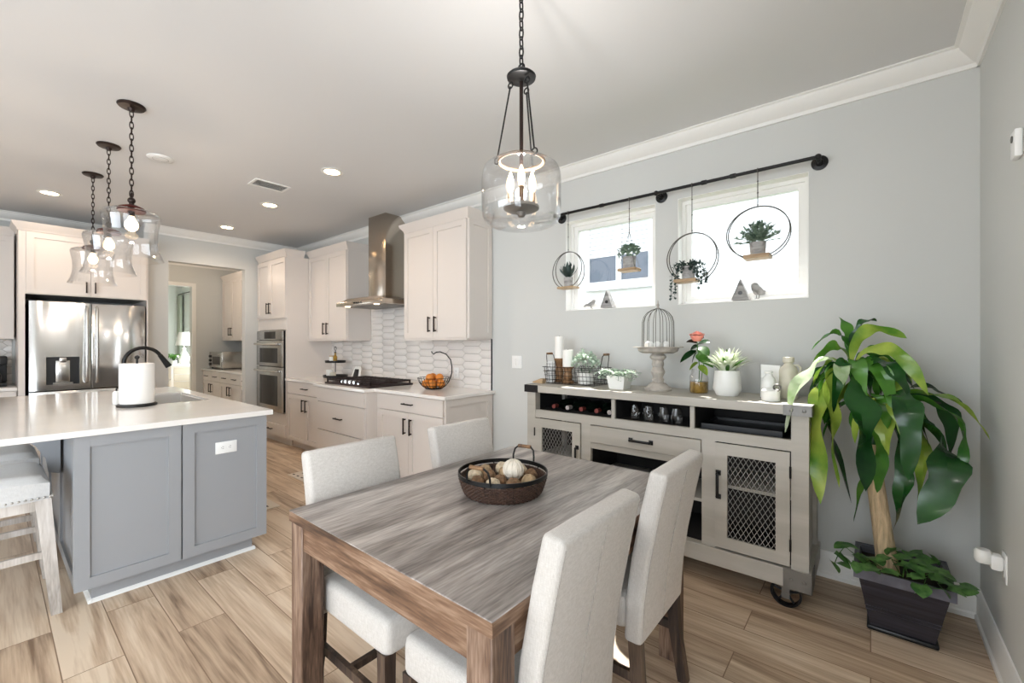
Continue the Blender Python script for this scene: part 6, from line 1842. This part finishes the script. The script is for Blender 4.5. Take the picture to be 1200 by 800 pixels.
def sill_figures():
    z = 1.6385
    y = 3.155
    def house(px, label):
        x = seen(px, 355, Y=y).x
        t = thing('birdhouse', label, 'birdhouse', (x, y, z), 'grey triangular birdhouses on the window sills')
        mb = MB(); mb.prism([(-0.05, 0.0), (0.05, 0.0), (0.0, 0.125)], -0.025, 0.025, 'y', lambda a, b, c: Vector((x + a, y + b, z + c))); mb.build('body', M['greywood'], t)
        mb = MB(); mb.prism([(-0.054, 0.0), (-0.05, 0.0), (0.0, 0.127), (0.05, 0.0), (0.054, 0.0), (0.0, 0.136)], -0.03, 0.03, 'y', lambda a, b, c: Vector((x + a, y + b, z + c))); mb.build('roof', M['greywood'], t)
        mb = MB(); mb.lathe([(0, -0.002), (0.013, -0.002), (0.013, 0), (0, 0)], (0, 0, 0), 18, xf=lambda a, b, c: Vector((x + a, y - 0.025 + c, z + 0.045 + b))); mb.build('entrance_hole', M['plastic_black'], t)
    house(712.5, 'grey triangular birdhouse on the sill of the left window')
    house(868.5, 'grey triangular birdhouse on the sill of the right window')
    def bird(px, s, f, label):
        x = seen(px, 355, Y=y).x
        t = thing('bird_figurine', label, 'figurine', (x, y, z), 'grey bird figurines on the window sills')
        P = lambda a, b, c: Vector((x + a * s * f, y + b * s, z + c * s))
        mb = MB()
        mb.tube([P(0.052, 0, 0.03), P(0.03, 0, 0.038), P(0.0, 0, 0.045), P(-0.022, 0, 0.06), P(-0.034, 0, 0.078), P(-0.046, 0, 0.08), P(-0.058, 0, 0.077)], 0.02, 12, radii=[0.005 * s, 0.016 * s, 0.026 * s, 0.023 * s, 0.018 * s, 0.011 * s, 0.001])
        mb.build('body', M['greywood'], t)
        mb = MB(); mb.prism([(0.03, 0.04), (0.075, 0.02), (0.085, 0.03), (0.045, 0.055)], -0.008, 0.008, 'y', P); mb.build('tail', M['greywood'], t)
        for yy in (-0.008, 0.008):
            mb = MB(); mb.tube([P(0, yy, 0.03), P(-0.004, yy, 0.004), P(-0.018, yy, 0.0022)], 0.0022, 5); mb.build('leg', M['ribs'], t)
        return t
    bird(692.5, 0.8, -1, 'small grey bird figurine on the sill of the left window')
    bb = bird(888.5, 1.15, 1, 'plump grey bird figurine on the sill of the right window')
    bb.rotation_euler = (0, 0, 1.15)
sill_figures()

# ------------------------------------------------------------------ dracaena by the right wall
def dracaena():
    X0, Y0 = 0.11, 2.785
    t = thing('potted_dracaena', 'tall dracaena in a black square planter in the corner beside the sideboard', 'potted plant', (X0, Y0, 0))
    zr, rw, bw = 0.295, 0.165, 0.112
    def sq(w, z, dx=0, dy=0): return [(X0 + a * w + dx, Y0 + b * w + dy, z) for a, b in ((-1, -1), (1, -1), (1, 1), (-1, 1))]
    mb = MB()
    rows = [sq(bw, 0.022), sq(bw + (rw - 0.012 - bw) * 0.35, 0.1), sq(rw - 0.012, zr - 0.05), sq(rw, zr - 0.045), sq(rw + 0.004, zr), sq(rw - 0.012, zr), sq(rw - 0.02, zr - 0.045)]
    vs = [p for r in rows for p in r]
    fs = [(3, 2, 1, 0)] + [(4 * i + k, 4 * i + (k + 1) % 4, 4 * i + 4 + (k + 1) % 4, 4 * i + 4 + k) for i in range(6) for k in range(4)] + [(24, 25, 26, 27)]
    mb.add(vs, fs)
    mb.build('planter', M['pot'], t)
    mb = MB()
    for (r0, r1, z0, z1) in ((rw + 0.005, rw + 0.008, zr - 0.044, zr + 0.003),):
        for sx in (-1, 1):
            mb.box(X0 + min(sx * r0, sx * r1), X0 + max(sx * r0, sx * r1), Y0 - r1, Y0 + r1, z0, z1); mb.box(X0 - r0, X0 + r0, Y0 + min(sx * r0, sx * r1), Y0 + max(sx * r0, sx * r1), z0, z1)
    mb.build('planter_rim', M['potrim'], t)
    mb = MB()
    for z in (0.1, 0.118):
        w = bw + (rw - 0.012 - bw) * (z - 0.022) / (zr - 0.072) + 0.001
        mb.tube(sq(w, z), 0.0022, 5, closed=True)
    mb.build('planter_band', M['potrim'], t)
    mb = MB(); mb.box(X0 - bw - 0.012, X0 + bw + 0.012, Y0 - bw - 0.012, Y0 + bw + 0.012, 0, 0.022, None, 0.008); mb.build('saucer', M['plastic_black'], t)
    mb = MB(); mb.box(X0 - rw + 0.019, X0 + rw - 0.019, Y0 - rw + 0.019, Y0 + rw - 0.019, zr - 0.044, zr - 0.035); mb.build('soil', M['soil'], t)
    YD = 2.78
    P = lambda px, py, dy=0.0: seen(px, py, Y=YD + dy)
    b0 = P(1041, 652); b0.z = zr - 0.04
    mid, top = P(1026, 566), P(1021, 520)
    h1, h2 = P(997, 432), P(1029, 473)
    mb = MB()
    pts = [b0, b0 * 0.5 + mid * 0.5, mid, top]
    mb.tube(pts, 0.03, 14, radii=[0.044, 0.039, 0.036, 0.033])
    mb.build('trunk', M['bark'], t)
    mb = MB(); mb.tube([top - Vector((0, 0, 0.03)), P(1010, 480), h1], 0.016, 10, radii=[0.02, 0.016, 0.014]); mb.build('branch', M['corn1'], t)
    mb = MB(); mb.tube([top - Vector((0, 0, 0.03)), P(1027, 500), h2], 0.016, 10, radii=[0.02, 0.017, 0.015]); mb.build('branch', M['corn1'], t)
    Z = lambda zx, zy, dy=0.0: P(900 + zx / 1.8167, 360 + zy / 1.8167, dy)
    # (base, bend, tip in the 545-px crop; depth of bend and tip; width; material)
    LV = [
        (h1, (195, 30), (296, 66), -0.06, -0.1, 0.055, 'corn3'), (h1, (190, 25), (232, 30), 0.06, 0.1, 0.055, 'corn1'),
        (h1, (160, 30), (92, 92), 0.02, 0.05, 0.06, 'corn2'), (h1, (150, 60), (96, 125), 0.1, 0.14, 0.05, 'corn3'),
        (h1, (85, 95), (36, 268), -0.12, -0.2, 0.085, 'corn4'), (h1, (100, 150), (112, 420), -0.1, -0.16, 0.105, 'corn3'),
        (h1, (120, 170), (152, 385), -0.14, -0.2, 0.08, 'corn3'), (h1, (200, 190), (208, 392), -0.2, -0.26, 0.115, 'corn1'),
        (h1, (255, 55), (342, 188), -0.05, -0.12, 0.06, 'corn3'), (h1, (250, 100), (318, 185), 0.08, 0.12, 0.055, 'corn1'),
        (h1, (215, 70), (290, 150), 0.12, 0.18, 0.05, 'corn2'), (h1, (150, 120), (160, 165), -0.12, -0.16, 0.07, 'corn4'),
        (h1, (110, 190), (178, 418), 0.02, 0.03, 0.085, 'corn1'), (h1, (130, 120), (60, 175), 0.1, 0.16, 0.06, 'corn1'),
        (h1, (205, 120), (235, 285), 0.1, 0.16, 0.07, 'corn1'), (h1, (180, 60), (150, 20), 0.1, 0.14, 0.05, 'corn2'),
        (h2, (375, 160), (474, 285), -0.04, -0.1, 0.065, 'corn3'), (h2, (420, 190), (408, 370), -0.08, -0.12, 0.06, 'corn2'),
        (h2, (305, 160), (300, 372), -0.18, -0.25, 0.095, 'corn1'), (h2, (430, 300), (318, 462), -0.14, -0.22, 0.13, 'corn1'),
        (h2, (310, 330), (262, 484), -0.1, -0.12, 0.07, 'corn1'), (h2, (215, 330), (182, 458), -0.02, -0.05, 0.06, 'corn2'),
        (h2, (400, 180), (386, 326), 0.08, 0.14, 0.07, 'corn1'), (h2, (290, 180), (338, 296), 0.06, 0.1, 0.055, 'corn2'),
        (h2, (345, 240), (318, 412), -0.05, -0.08, 0.07, 'corn3'), (h2, (270, 150), (300, 205), -0.06, -0.1, 0.05, 'corn3'),
        (h2, (225, 140), (200, 120), 0.06, 0.1, 0.045, 'corn2'), (h2, (260, 130), (275, 110), 0.04, 0.07, 0.045, 'corn1'),
        (h2, (190, 190), (192, 250), -0.1, -0.14, 0.06, 'corn1'), (h2, (240, 300), (232, 395), -0.12, -0.16, 0.065, 'corn2'),
        (h2, (330, 150), (420, 215), 0.1, 0.18, 0.06, 'corn1'), (h2, (310, 280), (350, 350), 0.1, 0.16, 0.08, 'corn1'),
    ]
    for b, m_, e, d1, d2, w, mt in LV:
        e2 = Z(*e, d2); mm = Z(*m_, d1)
        # the bend is the point the blade passes; turn it into the curve's control point
        ctrl = mm * 1.35 - (b + e2) * 0.175
        mb = MB(); leaf(mb, b, ctrl, e2, w * 1.05, 22, cup=0.2, wave=0.24, base=0.35, blunt=True, twist=random.uniform(-0.9, 0.9), roll=random.uniform(-0.7, 0.7)); mb.build('leaf', M[mt], t)
    for k in range(26):
        b = h1 if k % 2 else h2
        a = random.uniform(PI * 0.85, PI * 2.15); r = random.uniform(0.1, 0.26)
        dz = random.uniform(-0.32, 0.08)
        e2 = b + Vector((r * math.cos(a), r * math.sin(a) * 0.8, dz)); ctrl = b + Vector((r * 0.75 * math.cos(a), r * 0.6 * math.sin(a), random.uniform(0.06, 0.16)))
        if e2.x > 0.38: continue
        mb = MB(); leaf(mb, b, ctrl, e2, random.uniform(0.05, 0.085), 18, cup=0.2, wave=0.24, base=0.35, blunt=True, twist=random.uniform(-0.9, 0.9), roll=random.uniform(-0.7, 0.7)); mb.build('leaf', M[random.choice(('corn1', 'corn1', 'corn2', 'corn2', 'corn3'))], t)
    # small heart-shaped vine round the rim
    random.seed(31)
    mb, sm = MB(), MB()
    def vine(pts):
        pts = [Vector(p) for p in pts]
        sm.tube(pts, 0.002, 5)
        for i, q in enumerate(pts[1:]):
            for s in (-1, 1):
                a = random.random() * 2 * PI
                d = Vector((math.cos(a), math.sin(a) * 0.7 - 0.5, random.uniform(-0.7, 0.1))).normalized()
                q1 = q + Vector((s * 0.012, -0.008, 0.012)); e = q1 + d * random.uniform(0.055, 0.08)
                leaf(mb, q1, (q1 + e) / 2 + Vector((0, 0, 0.012)), e, random.uniform(0.05, 0.07), 8, cup=0.12, base=0.9)
    def rim(px, py, dy=0.0, z=None): 
        q = seen(px, py, Y=Y0 + dy); return q
    zs = zr - 0.03
    vine([(X0 - 0.05, Y0 - 0.02, zs), rim(1005, 652, -0.1), rim(990, 640, -0.12), rim(982, 650, -0.14), rim(978, 660, -0.14)])
    vine([(X0 - 0.05, Y0 - 0.05, zs), rim(1020, 655, -0.1), rim(1010, 662, -0.16), rim(1030, 668, -0.17)])
    vine([(X0, Y0 - 0.06, zs), rim(1045, 655, -0.1), rim(1060, 662, -0.14), rim(1058, 676, -0.19)])
    vine([(X0 + 0.05, Y0 - 0.05, zs), rim(1075, 668, -0.12), rim(1085, 678, -0.18), rim(1082, 688, -0.2), rim(1105, 690, -0.19)])
    vine([(X0 + 0.08, Y0, zs), rim(1100, 668, -0.05), rim(1112, 680, -0.08), rim(1122, 688, -0.12), rim(1130, 690, -0.12)])
    vine([(X0 + 0.02, Y0 + 0.02, zs), rim(1070, 650, 0.0), rim(1085, 650, 0.05), rim(1090, 656, 0.06)])
    vine([(X0 + 0.03, Y0 - 0.03, zs), rim(1050, 645, -0.05), rim(1090, 665, -0.1), rim(1095, 672, -0.14)])
    mb.build('ivy', M['ivy'], t); sm.build('ivy_stem', M['green'], t)
dracaena()

# plug-in freshener in the right wall
p = seen(1178, 662, X=RX)
t = plate(frame(p + Vector((0, -0.012, -0.005)), (0, -1, 0), (-1, 0, 0)), 'wall_outlet', 'white outlet low on the right wall beside the planter', 'outlet', 1)
q = p + Vector((0, -0.012, 0.01))
t = thing('air_freshener', 'white plug-in air freshener in the outlet of the right wall', 'air freshener', q)
xf = frame(q, (0, -1, 0), (-1, 0, 0))
mb = MB(); mb.box(-0.025, 0.025, -0.03, 0.03, 0.0081, 0.045, xf, 0.01); mb.build('plug_body', M['plastic_white'], t)
mb = MB(); mb.lathe([(0, -0.012), (0.022, -0.012), (0.027, 0.0), (0.027, 0.03), (0.02, 0.04), (0, 0.04)], (0, 0, 0), 20, xf=lambda a, b, c: xf(a, c, 0.062 + b)); mb.build('refill', M['ceramic'], t)
p = seen(1197, 168, X=RX)
t = thing('wall_sensor', 'small white sensor high on the right wall at the picture edge', 'sensor', p)
xf = frame(p, (0, -1, 0), (-1, 0, 0))
mb = MB(); mb.box(-0.03, 0.03, -0.05, 0.05, 0.0005, 0.022, xf, 0.006); mb.build('housing', M['plastic_white'], t)
mb = MB(); mb.lathe([(0.012, 0), (0.012, 0.003), (0, 0.005)], (0, 0, 0), 16, xf=lambda a, b, c: xf(a, b + 0.02, 0.022 + c)); mb.build('lens', M['bracket'], t)
